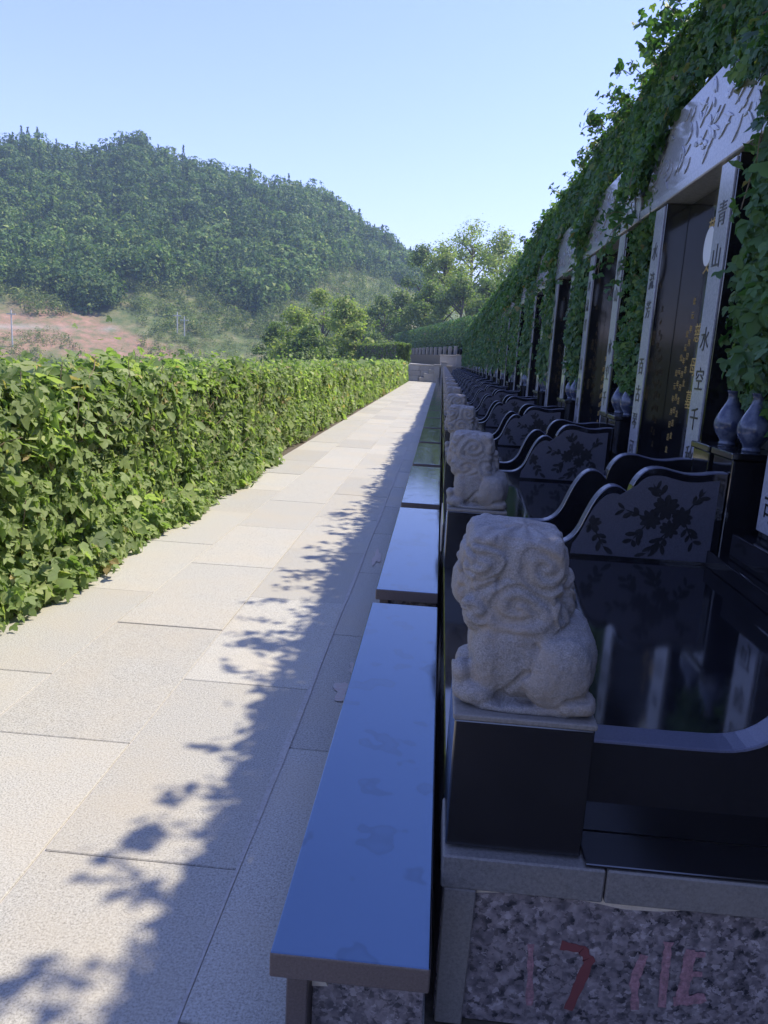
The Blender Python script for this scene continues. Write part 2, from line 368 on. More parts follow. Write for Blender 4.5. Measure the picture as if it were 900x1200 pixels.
# ---- terrain: one sheet round the camera to the horizon
RAZ = [-180, -90, -60, -45, -38, -30.73, -29.24, -27.73, -25.38, -22.93, -22.1, -20.15, -16.09, -11.88, -9.42, -8.15, -5.59, -2.98, -0.35, 5, 15, 40, 90, 180]
REL = [3, 6, 10, 11.5, 12.3, 12.64, 12.97, 12.76, 12.59, 13.53, 13.84, 13.25, 12.41, 12.23, 11.75, 10.89, 9.5, 7.89, 6.35, 4.5, 3.2, 3, 3, 3]
FAZ = [-40, -31, -28.4, -25.9, -24.2, -23.6, -21.2, -18.2, -16.5, -13.8, -10.7, -8.7, -5.1, 0, 20]
FEL = [2.8, 2.9, 2.6, 1.9, 2.0, 3.9, 3.6, 4.4, 3.1, 2.3, 4.2, 6.0, 5.7, 4, 2]
R0, R1 = 150., 335.
def terrain_z(x, y):
    r = np.hypot(x, y); az = np.degrees(np.arctan2(x, y))
    el = np.interp(az, RAZ, REL) - 1.18
    r1 = R1 + 40 * np.sin(az * .09) ; z1 = 1.5 + r1 * np.tan(np.radians(el)); z0 = -4.5
    t = (r - R0) / (r1 - R0)
    s = np.clip(t, 0, 1) ** 1.12
    zm = z0 + (z1 - z0) * s
    zm = np.where(t > 1, z1 - (t - 1) * 60, zm)
    bump_ = fbm(x, y, x * 0, .022, 3) * 3.5 * np.clip(t * 2.2, 0, 1) * np.clip((1.15 - t) * 2.4, 0, 1)
    zm = zm + bump_
    near = -1.2 - np.clip((-4.5 - x) * .22, 0, 3.2) + np.clip((x - 8) * .25, 0, 4)
    w = np.clip((r - 95) / 55, 0, 1); w = w * w * (3 - 2 * w)
    z = near * (1 - w) + np.where(t > 0, zm, z0) * w + fbm(x, y, x * 0, .12, 3) * .35 * np.clip(r / 40 - .4, 0, 1)
    return z
azs = np.concatenate([np.arange(-180, -46, 4.), np.arange(-46, 14, .3), np.arange(14, 180, 4.)])
rs = np.concatenate([[.8], np.geomspace(2, 130, 46), np.linspace(134, 390, 100), np.geomspace(400, 1500, 14)])
A, RR = np.meshgrid(np.radians(azs), rs, indexing='ij')
X, Y = RR * np.sin(A), RR * np.cos(A); Z = terrain_z(X, Y)
na, nr = X.shape
idx = np.arange(na * nr).reshape(na, nr); i2 = np.roll(idx, -1, axis=0)
F = np.stack([idx[:, :-1], idx[:, 1:], i2[:, 1:], i2[:, :-1]], -1).reshape(-1, 4)
cap = idx[:, 0][None, ::-1]
me = np_mesh('ground', np.stack([X, Y, Z], -1).reshape(-1, 3), [F, cap], M['terrain'], True)
AZ = np.degrees(A); EL = np.degrees(np.arctan2(Z - H, RR))
nz = fbm(X, Y, X * 0, .06, 3)
bell = lambda v, c, w: np.exp(-((v - c) / w) ** 2)
soil = 1.25 * bell(AZ, -27.5, 3.4) * bell(EL, 1.0, 1.7) + 1.2 * bell(AZ, -23, 5.0) * bell(EL, -.4, 1.4) + .8 * bell(AZ, -31, 2) * bell(EL, .2, 1.5) + .55 * bell(AZ, -23.4, 1.0) * bell(EL, 3.6, .9) + .5 * bell(AZ, -13.5, 1.2) * bell(EL, -.7, .8)
soil = np.clip((soil + .5 * nz + .25 * fbm(X, Y, X * 0, .25, 2) - .42) * 2.0, 0, .95) * (RR > 120)
fel = np.interp(AZ, FAZ, FEL)
forest = np.clip((EL - fel + .2 * nz) * 3, 0, 1) * (RR > 120)
road_el = .95 + .02 * (AZ + 26) - .006 * (AZ + 26) ** 2
road = np.clip(1 - np.abs(EL - road_el) / .11, 0, 1) * np.clip(.6 + .5 * nz, 0, 1) * (AZ < -21.5) * (RR > 120) * (RR < 320)
C = np.stack([soil * (1 - forest), forest, np.clip(road * .9, 0, 1), np.ones_like(soil)], -1).reshape(-1, 4)
at = me.color_attributes.new('ground', 'FLOAT_COLOR', 'POINT'); at.data.foreach_set('color', C.astype(np.float32).ravel())
tag(link('ground', me), 'grassy valley and hillside with patches of bare red soil', kind='structure')

# ---- terraces carrying the cemetery
tag(MB().box(-3.3, 1.95, -6, Y_END + .4, -4, -.035).obj('terrace', M['soil']), 'earth terrace under the paved path', kind='structure')
tag(MB().box(1.96, 40, -6, 60, -4, 3.35).obj('upper_terrace', M['soil']), 'earth terrace behind the vine-covered wall', kind='structure')
tag(MB().prism_z([(-3.2, Y_END + .41), (42, Y_END + .41), (42, 135), (-13, 135)], -4, 1.12).obj('far_terrace', M['paving']), 'raised paved terrace beyond the end of the path', kind='structure')
tag(MB().prism_z([(1.2, 58), (41, 61), (41, 134), (-10.2, 134), (-8.2, 116)], -4, 2.05).obj('far_upper_terrace', M['soil']), 'higher earth terrace under the far row of graves', kind='structure')

# ---- paved path: every slab its own piece
path = MB().box(-2.26, .062, -5, Y_END, -.034, -.006).obj('path', M['mortar'])
tag(path, 'long path of pale granite slabs beside the tombs', kind='structure')
colx = [(-2.24, -1.69, 3.05), (-1.69, -1.095, 2.52), (-1.095, -.50, 1.885), (-.50, .06, 2.59)]
LS = 1.22
for ci, (x0, x1, off) in enumerate(colx):
    mes = []
    for v in range(2):
        b = MB().box(x0 + .003 - (x0 + x1) / 2, x1 - .003 - (x0 + x1) / 2, -LS / 2 + .003, LS / 2 - .003, -.028, 0)
        b.bevel(.003, 1); mes.append(b.mesh('slab', M['paving']))
    k = -4
    while True:
        y = off + LS * (k + .5); k += 1
        if y - LS / 2 < -4.5: continue
        if y + LS / 2 > Y_END: break
        o = link('slab', mes[k % 2], path, ((x0 + x1) / 2, y, random.uniform(-.002, .002)))
        o.rotation_euler = (R(random.uniform(-.08, .08)), R(random.uniform(-.08, .08)), 0)
# cement smeared along the joint beside the benches
ys = np.arange(-1, 24, .012); z0_ = ys * 0
lump = np.clip(fbm(ys, z0_, z0_, 1.7, 3) + .25, 0, 1) * (1 + 1.2 * np.clip(2.3 - ys, 0, 1))
wl_ = .004 + .024 * lump * np.clip(.6 + .8 * fbm(ys, z0_ + 1, z0_, 11, 4), 0, 1.5); wr_ = .004 + .02 * lump * np.clip(.6 + .8 * fbm(ys, z0_ + 4, z0_, 13, 4), 0, 1.5)
V = np.stack([np.concatenate([-.5 - wl_, -.5 + wr_]), np.concatenate([ys, ys]), np.full(len(ys) * 2, .0042)], -1); nn = len(ys)
F = np.stack([np.arange(nn - 1), np.arange(nn - 1) + nn, np.arange(1, nn) + nn, np.arange(1, nn)], -1)
s_ = link('mortar_smear', np_mesh('mortar_smear', V, F, M['mortar']), path)
# faded red marks on the slabs beside the bench, a pebble
def blob(cx, cy, rx, ry, z, mat, name, parent, seed):
    a = np.linspace(0, 2 * np.pi, 25)[:-1]; q = 1 + .3 * np.sin(a * 3 + seed) + .2 * np.sin(a * 5 + seed * 2)
    V = np.stack([cx + rx * q * np.cos(a), cy + ry * q * np.sin(a), np.full(24, z)], -1)
    return link(name, np_mesh(name, V, [np.arange(24)[None]], mat), parent)
m, n, l, b = new_mat('faded_red_stain'); t = noise_n(n, l, 60, 5, .75, coord='Object'); r = ramp(n, [(.42, (.42, .39, .34)), (.68, (.42, .30, .27))]); l.new(t.outputs[0], r.inputs[0]); l.new(r.outputs[0], b.inputs['Base Color']); b.inputs['Roughness'].default_value = .85
M['stain'] = m
for k, (cx, cy, rx, ry) in enumerate([(-.355, 3.12, .035, .10), (-.33, 3.38, .025, .06), (-.40, 5.45, .03, .2)]): blob(cx, cy, rx, ry, .0042, M['stain'], 'red_stain', path, k)
b = MB(); bmesh.ops.create_icosphere(b.bm, subdivisions=3, radius=.022)
for v in b.bm.verts: v.co *= 1 + .35 * mnoise.noise(v.co * 60); v.co.z *= .9
tag(b.obj('pebble', M['bark'], smooth=True), 'small dark pebble on the path beside the nearest bench', 'pebble').location = (-.30, 3.45, .018)

# ============================================================ PLINTH under the row of tombs
PL = (.95, 1.42, 0)
pl = empty('plinth', PL); tag(pl, 'long stone plinth with mottled granite end and grey ledge under the tombs', 'plinth')
y_end_pl = 1.5 + P * NT
MB().box(.083, 1.74, 1.495, y_end_pl, -.03, .3345).obj('granite_core', M['granite'], pl, PL)
MB().box(.392, 1.738, 1.476, 1.598, .4205, .4285).bevel(.002, 1).obj('ledge_plate', M['black_rough'], pl, PL)
for k, (x0, x1) in enumerate([(.076, .437), (.441, 1.05), (1.054, 1.74)]):
    MB().box(x0, x1, 1.472, 1.70, .335, .4175 + k * .001).bevel(.004, 1).obj('ledge_stone', M['grey_stone'], pl, PL)
MB().prism_y([(.086, -.03), (.150, -.03), (.158, .334), (.084, .334)], 1.474, 1.494).bevel(.003, 1).obj('end_post', M['grey_stone'], pl, PL)
lm = MB().box(-.15, .15, -P / 2 + .002, P / 2 - .002, .20, .425).bevel(.004, 1).mesh('ledge_slab', M['black'])
for i in range(NT):
    y0 = 1.703 + P * i
    link('ledge_slab', lm, pl, (.23 - PL[0], y0 + P / 2 - PL[1], 0))
MB().box(.385, 1.74, 1.703, y_end_pl, .3441, .424).obj('plinth_top', M['black_rough'], pl, PL)
# crumbly mortar under the ledge
V = []; xs = np.arange(.16, 1.5, .012)
hh = .012 + .03 * np.clip(fbm(xs, xs * 0, xs * 0, 9, 3), 0, 1)
V = np.stack([np.concatenate([xs, xs]), np.full(len(xs) * 2, 1.4935), np.concatenate([np.full(len(xs), .3343), .3343 - hh])], -1); nn = len(xs)
F = np.stack([np.arange(nn - 1), np.arange(nn - 1) + nn, np.arange(1, nn) + nn, np.arange(1, nn)], -1)
o = link('mortar_line', np_mesh('mortar_line', V - np.array(PL), F, M['cream']), pl)
# painted marks on the end face (faded red figures and strokes of one character)
_layer = [0]
def stroke(pts, w, mat, name='painted_mark'):
    w *= 1.25; _layer[0] += 1; ly = 1.4932 - .0004 * _layer[0]
    pts = [Vector((p[0], 0, p[1])) for p in pts]; L = []; Rr = []
    fine = []
    for a, b2 in zip(pts, pts[1:]):
        for k in range(6): fine.append(a.lerp(b2, k / 6))
    fine.append(pts[-1])
    for i, p in enumerate(fine):
        d = (fine[min(i + 1, len(fine) - 1)] - fine[max(i - 1, 0)]).normalized(); nn_ = Vector((d.z, 0, -d.x)); q = w * (.8 + .5 * mnoise.noise(p * 60))
        L.append(p + nn_ * q / 2); Rr.append(p - nn_ * q / 2)
    V = np.array([(v.x * 1.03, ly, v.z * 1.03 - .045) for v in L + Rr]); k = len(L)
    F = np.stack([np.arange(k - 1), np.arange(k - 1) + k, np.arange(1, k) + k, np.arange(1, k)], -1)
    return link(name, np_mesh(name, V - np.array(PL), F, mat), pl)
stroke([(.286, .232), (.298, .07)], .016, M['red'])
stroke([(.352, .238), (.400, .232), (.418, .205), (.405, .15), (.385, .07)], .022, M['red2'])
stroke([(.535, .235), (.522, .17), (.532, .09)], .019, M['red'])
stroke([(.583, .275), (.585, .19), (.590, .105)], .018, M['red'])
stroke([(.632, .262), (.632, .19), (.628, .125)], .024, M['red'])
for zz in (.25, .20): stroke([(.634, zz), (.665, zz + .003)], .013, M['red'])
stroke([(.612, .125), (.640, .13), (.68, .145)], .022, M['red'])

# ============================================================ BENCHES
def bench_proto():
    root = empty('stone_bench', (-.1, 1.19, 0)); off = (-.1, 1.19, 0)
    b = MB().box(-.252, .056, 1.19, 3.285, .325, .38).bevel(.004, 2)
    me = b.mesh('bench_slab', M['bench'], off); me.materials.append(M['brown_stone'])
    for p in me.polygons:
        if abs(p.normal.z) < .5: p.material_index = 1
    link('seat_slab', me, root)
    MB().box(-.19, .052, 1.36, 3.15, -.02, .324).obj('granite_base', M['granite'], root, off)
    for y in (1.30, 3.08): MB().box(-.238, -.192, y, y + .10, -.02, .3245).bevel(.003, 1).obj('leg', M['brown_stone'], root, off)
    return root
bench = bench_proto()
benches = [bench]
for i in range(1, NT):
    c = copy_tree(bench); c.location.y += P * i; benches.append(c)
for i, c in enumerate(benches):
    lab = ['dark polished stone bench with dried water stains, nearest on the path', 'dark polished stone bench reflecting blue sky, second from the near end', 'polished stone bench reflecting the tree crowns, third from the near end'][i] if i < 3 else f'dark polished stone bench along the path, {nth(i)} from the near end' if i < NT - 1 else 'dark polished stone bench along the path, farthest of the row'
    tag(c, lab, 'bench', 'stone benches along the path')
# torn cream card under the near bench
V = np.array([(-.196, 1.345, .322), (-.165, 1.345, .322), (-.168, 1.345, .26), (-.160, 1.346, .245), (-.166, 1.346, .23), (-.158, 1.347, .20), (-.165, 1.348, .185), (-.155, 1.348, .165), (-.19, 1.348, .162)])
b = MB(); b.prism_y([(v[0], v[2] - .162) for v in V], 0, .006)
o = b.obj('torn_card', M['cream']); o.location = (0, 1.345, .162); tag(o, 'torn cream card stuck under the near end of the nearest bench', 'card')
# added cream plate standing in for a bright reflection on the pedestal side
o = MB().box(-.006, .006, -.34, .34, 0, .17).bevel(.003, 1).obj('reflection_plate', M['cream']); o.location = (.0665, 4.65, .38); o.scale = (.7, 1, 1)
tag(o, 'added cream plate standing in for a reflection between third bench and ledge', 'plate')

# ============================================================ TOMBS
ARM = [(.390, .695), (.56, .695), (.61, .700), (.65, .725), (.682, .77), (.708, .84), (.735, .905), (.765, .953), (.80, .983), (.835, .988), (.868, .974), (.893, .950), (.905, 1.005), (.937, 1.052), (.975, 1.078), (1.03, 1.082), (1.08, 1.07), (1.14, 1.058), (1.20, 1.060), (1.26, 1.072), (1.32, 1.074)]
def smooth_line(pts, it=1):
    for _ in range(it):
        q = [pts[0]]
        for a, b2 in zip(pts, pts[1:]):
            q += [(a[0] * .75 + b2[0] * .25, a[1] * .75 + b2[1] * .25), (a[0] * .25 + b2[0] * .75, a[1] * .25 + b2[1] * .75)]
        q.append(pts[-1]); pts = q
    return pts
arm_top = smooth_line(ARM[:12], 1) + smooth_line(ARM[11:], 1)[1:]
def text_mesh(s, size, mat, ext=.0015):
    cu = bpy.data.curves.new('t', 'FONT'); cu.body = s; cu.size = size; cu.align_x = 'CENTER'; cu.align_y = 'CENTER'; cu.extrude = ext; cu.resolution_u = 3
    ob = bpy.data.objects.new('t', cu); col.objects.link(ob)
    dg = bpy.context.evaluated_depsgraph_get(); dg.update()
    me = bpy.data.meshes.new_from_object(ob.evaluated_get(dg)); bpy.data.objects.remove(ob); bpy.data.curves.remove(cu)
    me.materials.clear(); me.materials.append(mat); return me
TXT = Matrix(((0, 0, -1, 0), (-1, 0, 0, 0), (0, 1, 0, 0), (0, 0, 0, 1)))   # text faces the path
def column_text(chars, x, y, z_top, step, size, mat, parent, name, off, squash=1.0):
    """a column of characters, each its own piece; a space leaves a gap; small ones are joined"""
    small = size < .08; bm = bmesh.new() if small else None
    for k, ch in enumerate(chars):
        if ch == ' ': continue
        me = text_mesh(ch, size, mat); me.transform(Matrix.Diagonal((squash, 1, 1, 1))); me.transform(TXT); me.transform(Matrix.Translation((x - off[0], y - off[1], z_top - k * step - off[2])))
        if small: bm.from_mesh(me); bpy.data.meshes.remove(me)
        else: link('character', me, parent)
    if small:
        me = bpy.data.meshes.new(name); bm.to_mesh(me); bm.free(); me.materials.append(mat)
        tag(link(name, me, parent), kind='stuff')
def flower_mesh(y, off, sgn, lim, pz):
    """peony spray etched dark on the panel, as thin proud petals"""
    rg = random.Random(5); V = []; F = []
    def petal(cx, cz, ang, L, W):
        c, s = math.cos(ang), math.sin(ang); k = len(V)
        if not all(.61 < cx + c * t * L < 1.28 and pz + .005 < cz + s * t * L < lim(cx + c * t * L) - .012 for t in (0, .5, 1)): return
        for a, w in ((0, 0), (.3, .8), (.65, 1), (.9, .55), (1, 0), (.9, -.55), (.65, -1), (.3, -.8)):
            V.append((cx + c * a * L - s * w * W / 2 - off[0], y + sgn * rg.uniform(.0012, .0024) - off[1], cz + s * a * L + c * w * W / 2 - off[2]))
        F.append(tuple(range(k, k + 8)) if sgn < 0 else tuple(range(k + 7, k - 1, -1)))
    def stem(x0, z0, x1, z1): petal(x0, z0, math.atan2(z1 - z0, x1 - x0), math.hypot(x1 - x0, z1 - z0), .008)
    for cx, cz, rr in ((1.06, .90, .062), (1.14, .86, .05), (1.00, .84, .05), (.74, .80, .045), (.68, .75, .03), (1.09, .80, .045)):
        for ring, nr_ in ((1, 9), (.66, 7), (.36, 5)):
            for k in range(nr_): petal(cx + rg.uniform(-.004, .004), cz, 2 * math.pi * (k + rg.random() * .5) / nr_, rr * ring, rr * .5 * ring)
    for (x0, z0, x1, z1) in ((1.06, .90, 1.02, 1.04), (1.06, .9, .99, 1.01), (1.14, .86, 1.23, .99), (1.0, .84, .88, .88), (1.09, .8, 1.05, .70), (1.09, .8, 1.0, .68), (.74, .8, .70, .90), (.74, .8, .80, .70), (1.14, .86, 1.2, .75), (1.0, .84, .93, .74)):
        stem(x0, z0, x1, z1)
        for q in (.45, .7, 1):
            for s in (-1, 1): petal(x0 + (x1 - x0) * q, z0 + (z1 - z0) * q, math.atan2(z1 - z0, x1 - x0) + s * rg.uniform(.3, 1.0), rg.uniform(.035, .06), rg.uniform(.016, .026))
    me = bpy.data.meshes.new('etched_flowers'); me.from_pydata(V, [], F); me.materials.append(M['ink']); return me

O = (.9, 2.6, .424)
def make_arm(root, tops, y0, inner, thick, pz):
    ar = MB().prism_y([(1.32, .425), (.390, .425)] + tops, y0, y0 + thick).bevel(.006, 2, 35).obj('arm', M['black'], root, O)
    ar.data.materials.append(M['honed'])
    for p_ in ar.data.polygons:
        if p_.normal.z > .25: p_.material_index = 1
    yy = y0 + thick if inner > 0 else y0
    px = [q[0] for q in tops]; pzs = [q[1] - .036 for q in tops]
    lim = lambda x: float(np.interp(x, px, pzs))
    xs_ = [x for x in np.arange(.60, 1.286, .012) if lim(x) > .70 and not (.862 < x < .918)] + [1.285]
    pp = [(1.285, pz), (xs_[0] - .006, pz)] + [(x, lim(x)) for x in xs_]
    MB().prism_y(pp, yy + (.0008 if inner > 0 else -.0028), yy + (.0028 if inner > 0 else -.0008)).obj('etched_panel', M['etched'], ar, O)
    tag(link('etched_flowers', flower_mesh(yy + inner * .0030, O, inner, lim, pz), ar), kind='stuff')
    return ar
def tomb_proto():
    root = empty('tomb', O)
    MB().box(.080, .384, 1.50, 1.80, .4255, .735).bevel(.004, 2).obj('pedestal', M['black_rough'], root, O)
    MB().box(.076, .388, 1.496, 1.804, .7355, .75).bevel(.004, 2).obj('pedestal_cap', M['grey_stone'], root, O)
    # floor and steps
    MB().box(.395, 1.45, 1.668, 3.40, .425, .64).bevel(.003, 1).obj('floor_slab', M['black'], root, O)
    MB().box(1.27, 1.74, 1.662, 3.398, .6405, .715).bevel(.006, 2).obj('step', M['black'], root, O)
    MB().box(1.315, 1.738, 1.80, 3.26, .7155, .83).bevel(.006, 2).obj('step', M['black'], root, O)
    for y0, inner in ((1.60, 1), (3.402, -1)): make_arm(root, arm_top, y0, inner, .066, .655)
    # end posts of the arms carrying the vases
    for y0 in (1.395, 3.40):
        MB().box(1.325, 1.57, y0, y0 + .23, .4255, 1.135).bevel(.005, 2).obj('vase_block', M['black'], root, O)
        MB().box(1.312, 1.583, y0 - .013, y0 + .243, 1.1355, 1.168).bevel(.006, 2).obj('vase_block_cap', M['black_rough'], root, O)
    # pillars with pale couplet strips
    yc = 2.51
    for s in (-1, 1):
        ya, yb = (yc - .72, yc - .51) if s < 0 else (yc + .51, yc + .72)
        MB().box(1.41, 1.62, ya, yb, .8305, 2.60).bevel(.004, 1).obj('pillar', M['black'], root, O)
        cp = MB().box(1.396, 1.4095, ya + .006, yb - .006, .86, 2.585).bevel(.003, 1).obj('couplet_strip', M['pale'], root, O)
        if s < 0: column_text('青山 水空千秋', 1.395, (ya + yb) / 2, 2.32, .213, .135, M['ink'], cp, 'couplet_lettering', O, 1.0)
        else: column_text('水流芳 百古琴可', 1.395, (ya + yb) / 2, 2.30, .192, .125, M['ink'], cp, 'couplet_lettering', O, 1.0)
    # headstone
    hs = MB().box(1.56, 1.70, yc - .505, yc + .505, .8305, 2.595).bevel(.004, 1).obj('headstone', M['black'], root, O)
    column_text('慈父 慈母墓', 1.5590, yc + .02, 2.36, .205, .125, M['gold'], hs, 'gold_inscription', O)
    for k, (dy, zt) in enumerate(((.16, 1.95), (.22, 1.75), (.28, 1.6), (.34, 1.5))):
        column_text('公元年月日吉立', 1.5590, yc + dy, zt, .085, .05, M['gold'], hs, 'gold_inscription', O)
    column_text('公元年月日', 1.5590, yc - .2, 1.5, .085, .05, M['gold'], hs, 'gold_inscription', O)
    b = MB(); a = [2 * math.pi * k / 32 for k in range(32)]
    b.prism_x([(yc + .0 + .085 * math.cos(t), 2.26 + .115 * math.sin(t)) for t in a], 1.545, 1.5595); b.bevel(.004, 2).obj('portrait_oval', M['porcelain'], root, O)
    # lintel and carved gable panel
    MB().box(1.385, 1.70, yc - 1.12, yc + 1.12, 2.601, 2.665).bevel(.006, 1).obj('lintel', M['pale'], root, O)
    prof = [(yc - 1.08, 2.666), (yc + 1.08, 2.666), (yc + 1.08, 2.78), (yc + .72, 3.14), (yc - .72, 3.14), (yc - 1.08, 2.78)]
    g = MB().prism_x(prof, 1.40, 1.70).bevel(.006, 1).obj('gable', M['pale'], root, O)
    rg = random.Random(3); V = []; F = []
    for q in range(110):                                     # carved cloud scrolls
        cy, cz = yc + rg.uniform(-.95, .95), 2.70 + rg.uniform(.02, .46)
        if cz > min(3.08, 3.02 - (abs(cy - yc) - .72)): continue
        L, W, an = rg.uniform(.08, .20), rg.uniform(.018, .04), rg.choice([.5, .9, 1.2, -.6, 2.2]); k = len(V)
        for a_, w_ in ((0, 0), (.3, .8), (.65, 1), (1, 0), (.65, -1), (.3, -.8)):
            V.append((1.3985 - (.006 if abs(w_) == .8 else .003), cy + (math.cos(an) * (a_ - .5) * L - math.sin(an) * w_ * W / 2), cz + (math.sin(an) * (a_ - .5) * L * .7 + math.cos(an) * w_ * W / 2)))
        F.append(tuple(range(k, k + 6)))
        V += [(1.4005, v[1], v[2]) for v in V[k:k + 6]]
        for j in range(6): F.append((k + j, k + (j + 1) % 6, k + 6 + (j + 1) % 6, k + 6 + j))
    me = bpy.data.meshes.new('carved_relief'); me.from_pydata([(v[0] - O[0], v[1] - O[1], v[2] - O[2]) for v in V], [], F); me.materials.append(M['pale']); tag(link('carved_relief', me, g), kind='stuff')
    return root
tomb = tomb_proto(); tombs = [tomb]
for i in range(1, NT):
    c = copy_tree(tomb, None, ('character', 'gold_inscription') if i > 6 else ()); c.location.y += P * i; tombs.append(c)
old = [ch for ch in tombs[0].children if ch.name.startswith('arm')][0]      # the end tomb's outer arm is lower and longer
for ch in list(old.children): bpy.data.objects.remove(ch)
bpy.data.objects.remove(old)
ARM1 = [(.390, .662), (.68, .662), (.74, .668), (.79, .688), (.83, .725), (.87, .80), (.90, .87), (.935, .93), (.98, .965), (1.02, .97), (1.05, .955), (1.07, 1.01), (1.10, 1.05), (1.14, 1.075), (1.2, 1.08), (1.26, 1.074), (1.32, 1.074)]
make_arm(tombs[0], smooth_line(ARM1, 1), 1.60, 1, .085, .645)
for i, c in enumerate(tombs):
    lab = ['black granite tomb with flower-etched arms behind the nearest stone lion', 'black granite tomb with gold inscription and pale couplet strips, second from near end'][i] if i < 2 else f'black granite tomb half draped in vines, {nth(i)} from the near end' if i < NT - 1 else 'black granite tomb at the far end of the row'
    tag(c, lab, 'tomb', 'black granite tombs in a row')

# ---- stone lions
def lion_mesh(variant):
    bm = bmesh.new()
    def ell(c, r, sup=None):
        g = bmesh.ops.create_icosphere(bm, subdivisions=4, radius=1)
        for v in g['verts']:
            p = v.co
            if sup:
                q = (abs(p.x) ** sup + abs(p.y) ** sup + abs(p.z) ** sup) ** (1 / sup); p = p / q
            v.co = Vector((c[0] + p.x * r[0], c[1] + p.y * r[1], c[2] + p.z * r[2]))
    ell((.015, 0, .008), (.122, .135, .010), 8)
    ell((.062, 0, .105), (.098, .138, .108), 2.6)
    ell((-.015, 0, .14), (.108, .128, .135), 3.2)
    ell((-.040, 0, .290), (.106, .118, .120), 8)
    ell((-.040, 0, .378), (.094, .10, .030), 4)
    ell((-.138, 0, .265), (.034, .072, .055), 2.6)
    ell((-.134, 0, .335), (.026, .085, .03), 2.5)
    for s in (-1, 1):
        ell((-.082, s * .080, .12), (.04, .046, .11), 2.5)
        ell((-.105, s * .085, .032), (.042, .045, .032), 2.4)
        ell((.105, s * .105, .028), (.05, .042, .03), 2.4)
        ell((.06, s * .115, .10), (.075, .04, .085), 2.2)
        ell((-.10, s * .10, .385), (.02, .018, .026))
        ell((-.155, s * .045, .315), (.012, .017, .012))
    ell((-.140, -.085, .075), (.022, .03, .032))
    ell((-.138, -.085, .035), (.022, .03, .026))
    ell((.072, 0, .22), (.03, .055, .10), 2.6)
    me = bpy.data.meshes.new('l'); bm.to_mesh(me); bm.free()
    ob = bpy.data.objects.new('l', me); col.objects.link(ob)
    md = ob.modifiers.new('r', 'REMESH'); md.mode = 'VOXEL'; md.voxel_size = .0038 if variant == 0 else .0055
    ms = ob.modifiers.new('s', 'SMOOTH'); ms.iterations = 5; ms.factor = .5
    dg = bpy.context.evaluated_depsgraph_get(); dg.update()
    out = bpy.data.meshes.new_from_object(ob.evaluated_get(dg)); bpy.data.objects.remove(ob); bpy.data.meshes.remove(me)
    nv = len(out.vertices); co = np.empty(nv * 3, np.float32); no = np.empty(nv * 3, np.float32)
    out.vertices.foreach_get('co', co); out.vertices.foreach_get('normal', no); co = co.reshape(-1, 3).astype(float); no = no.reshape(-1, 3).astype(float)
    d = np.zeros(nv)
    def curls(mask, a, b2, cs, A=.0031, lam=.036):
        a = a + .006 * np.sin(b2 * 47 + 1); b2 = b2 + .007 * np.sin(a * 41)
        best = np.full(nv, 9.); val = np.zeros(nv)
        for ca, cb, rr, sp in cs:
            da, db = a - ca, b2 - cb; r = np.hypot(da * (.92 + .1 * sp), db * 1.12); th = np.arctan2(db, da); q = r / rr
            v = A * np.tanh(1.6 * np.sin(2 * np.pi * r / lam - sp * th)) * np.clip((1.15 - q) * 4, 0, 1) - .0055 * np.exp(-((q - 1.05) / .10) ** 2) + .004 * np.clip(1 - q, 0, 1)
            u = q < best; val[u] = v[u]; best[u] = q[u]
        return np.where(mask, val, 0)
    z = co[:, 2]; wz = np.clip((z - .175) / .02, 0, 1)
    side = np.clip((np.abs(no[:, 1]) - .35) * 4, 0, 1)
    if variant == 0: cs = [(.010, .345, .085, 1), (-.030, .240, .080, -1), (-.125, .35, .045, -1), (-.122, .24, .045, 1), (.068, .24, .04, 1)]
    else: cs = [(-.045, .33, .085, 1), (.07, .335, .06, -1), (.05, .235, .075, 1), (-.075, .225, .058, -1)]
    d += curls(z > .16, co[:, 0], z, cs) * wz * side
    back = np.clip((np.abs(no[:, 0]) - .45) * 4, 0, 1)
    d += curls((z > .16) & (co[:, 0] > 0), co[:, 1], z, [(.06, .33, .062, 1), (-.06, .33, .062, -1), (.055, .225, .055, -1), (-.055, .225, .055, 1)]) * wz * back
    d += curls((z > .22) & (co[:, 0] < 0) & (np.abs(co[:, 1]) > .06), co[:, 1], z, [(.1, .33, .045, 1), (-.1, .33, .045, -1), (.1, .24, .045, -1), (-.1, .24, .045, 1)], .006) * back
    top = np.clip((no[:, 2] - .5) * 3, 0, 1) * (z > .33)
    d += .0028 * np.tanh(1.5 * np.sin((np.arctan2(co[:, 1], co[:, 0] + .02) * 9 + co[:, 0] * 60))) * top
    # carved line between foreleg and haunch, drilled hole, eye slit
    def seg(a, b2, w, dep, m):
        t = np.clip(((co[:, 0] - a[0]) * (b2[0] - a[0]) + (z - a[1]) * (b2[1] - a[1])) / ((b2[0] - a[0]) ** 2 + (b2[1] - a[1]) ** 2), 0, 1)
        r = np.hypot(co[:, 0] - a[0] - t * (b2[0] - a[0]), z - a[1] - t * (b2[1] - a[1])); return -dep * np.exp(-(r / w) ** 2) * m
    sm = np.abs(co[:, 1]) > .06
    d += seg((.012, .165), (-.006, .10), .0055, .011, sm) + seg((-.006, .10), (-.042, .045), .0055, .012, sm) + seg((-.052, .032), (-.05, .03), .009, .02, sm)
    d += seg((.085, .045), (.135, .05), .006, .009, sm) + seg((-.078, .31), (-.079, .295), .0045, .012, sm)
    wob = np.array([mnoise.noise(Vector(c * 22)) for c in co]) * .0045 + np.array([mnoise.noise(Vector(c * 85)) for c in co]) * .0017
    co = co + no * (d + wob)[:, None]
    co[:, 2] = np.maximum(co[:, 2], 0)
    out.vertices.foreach_set('co', co.astype(np.float32).ravel()); out.update()
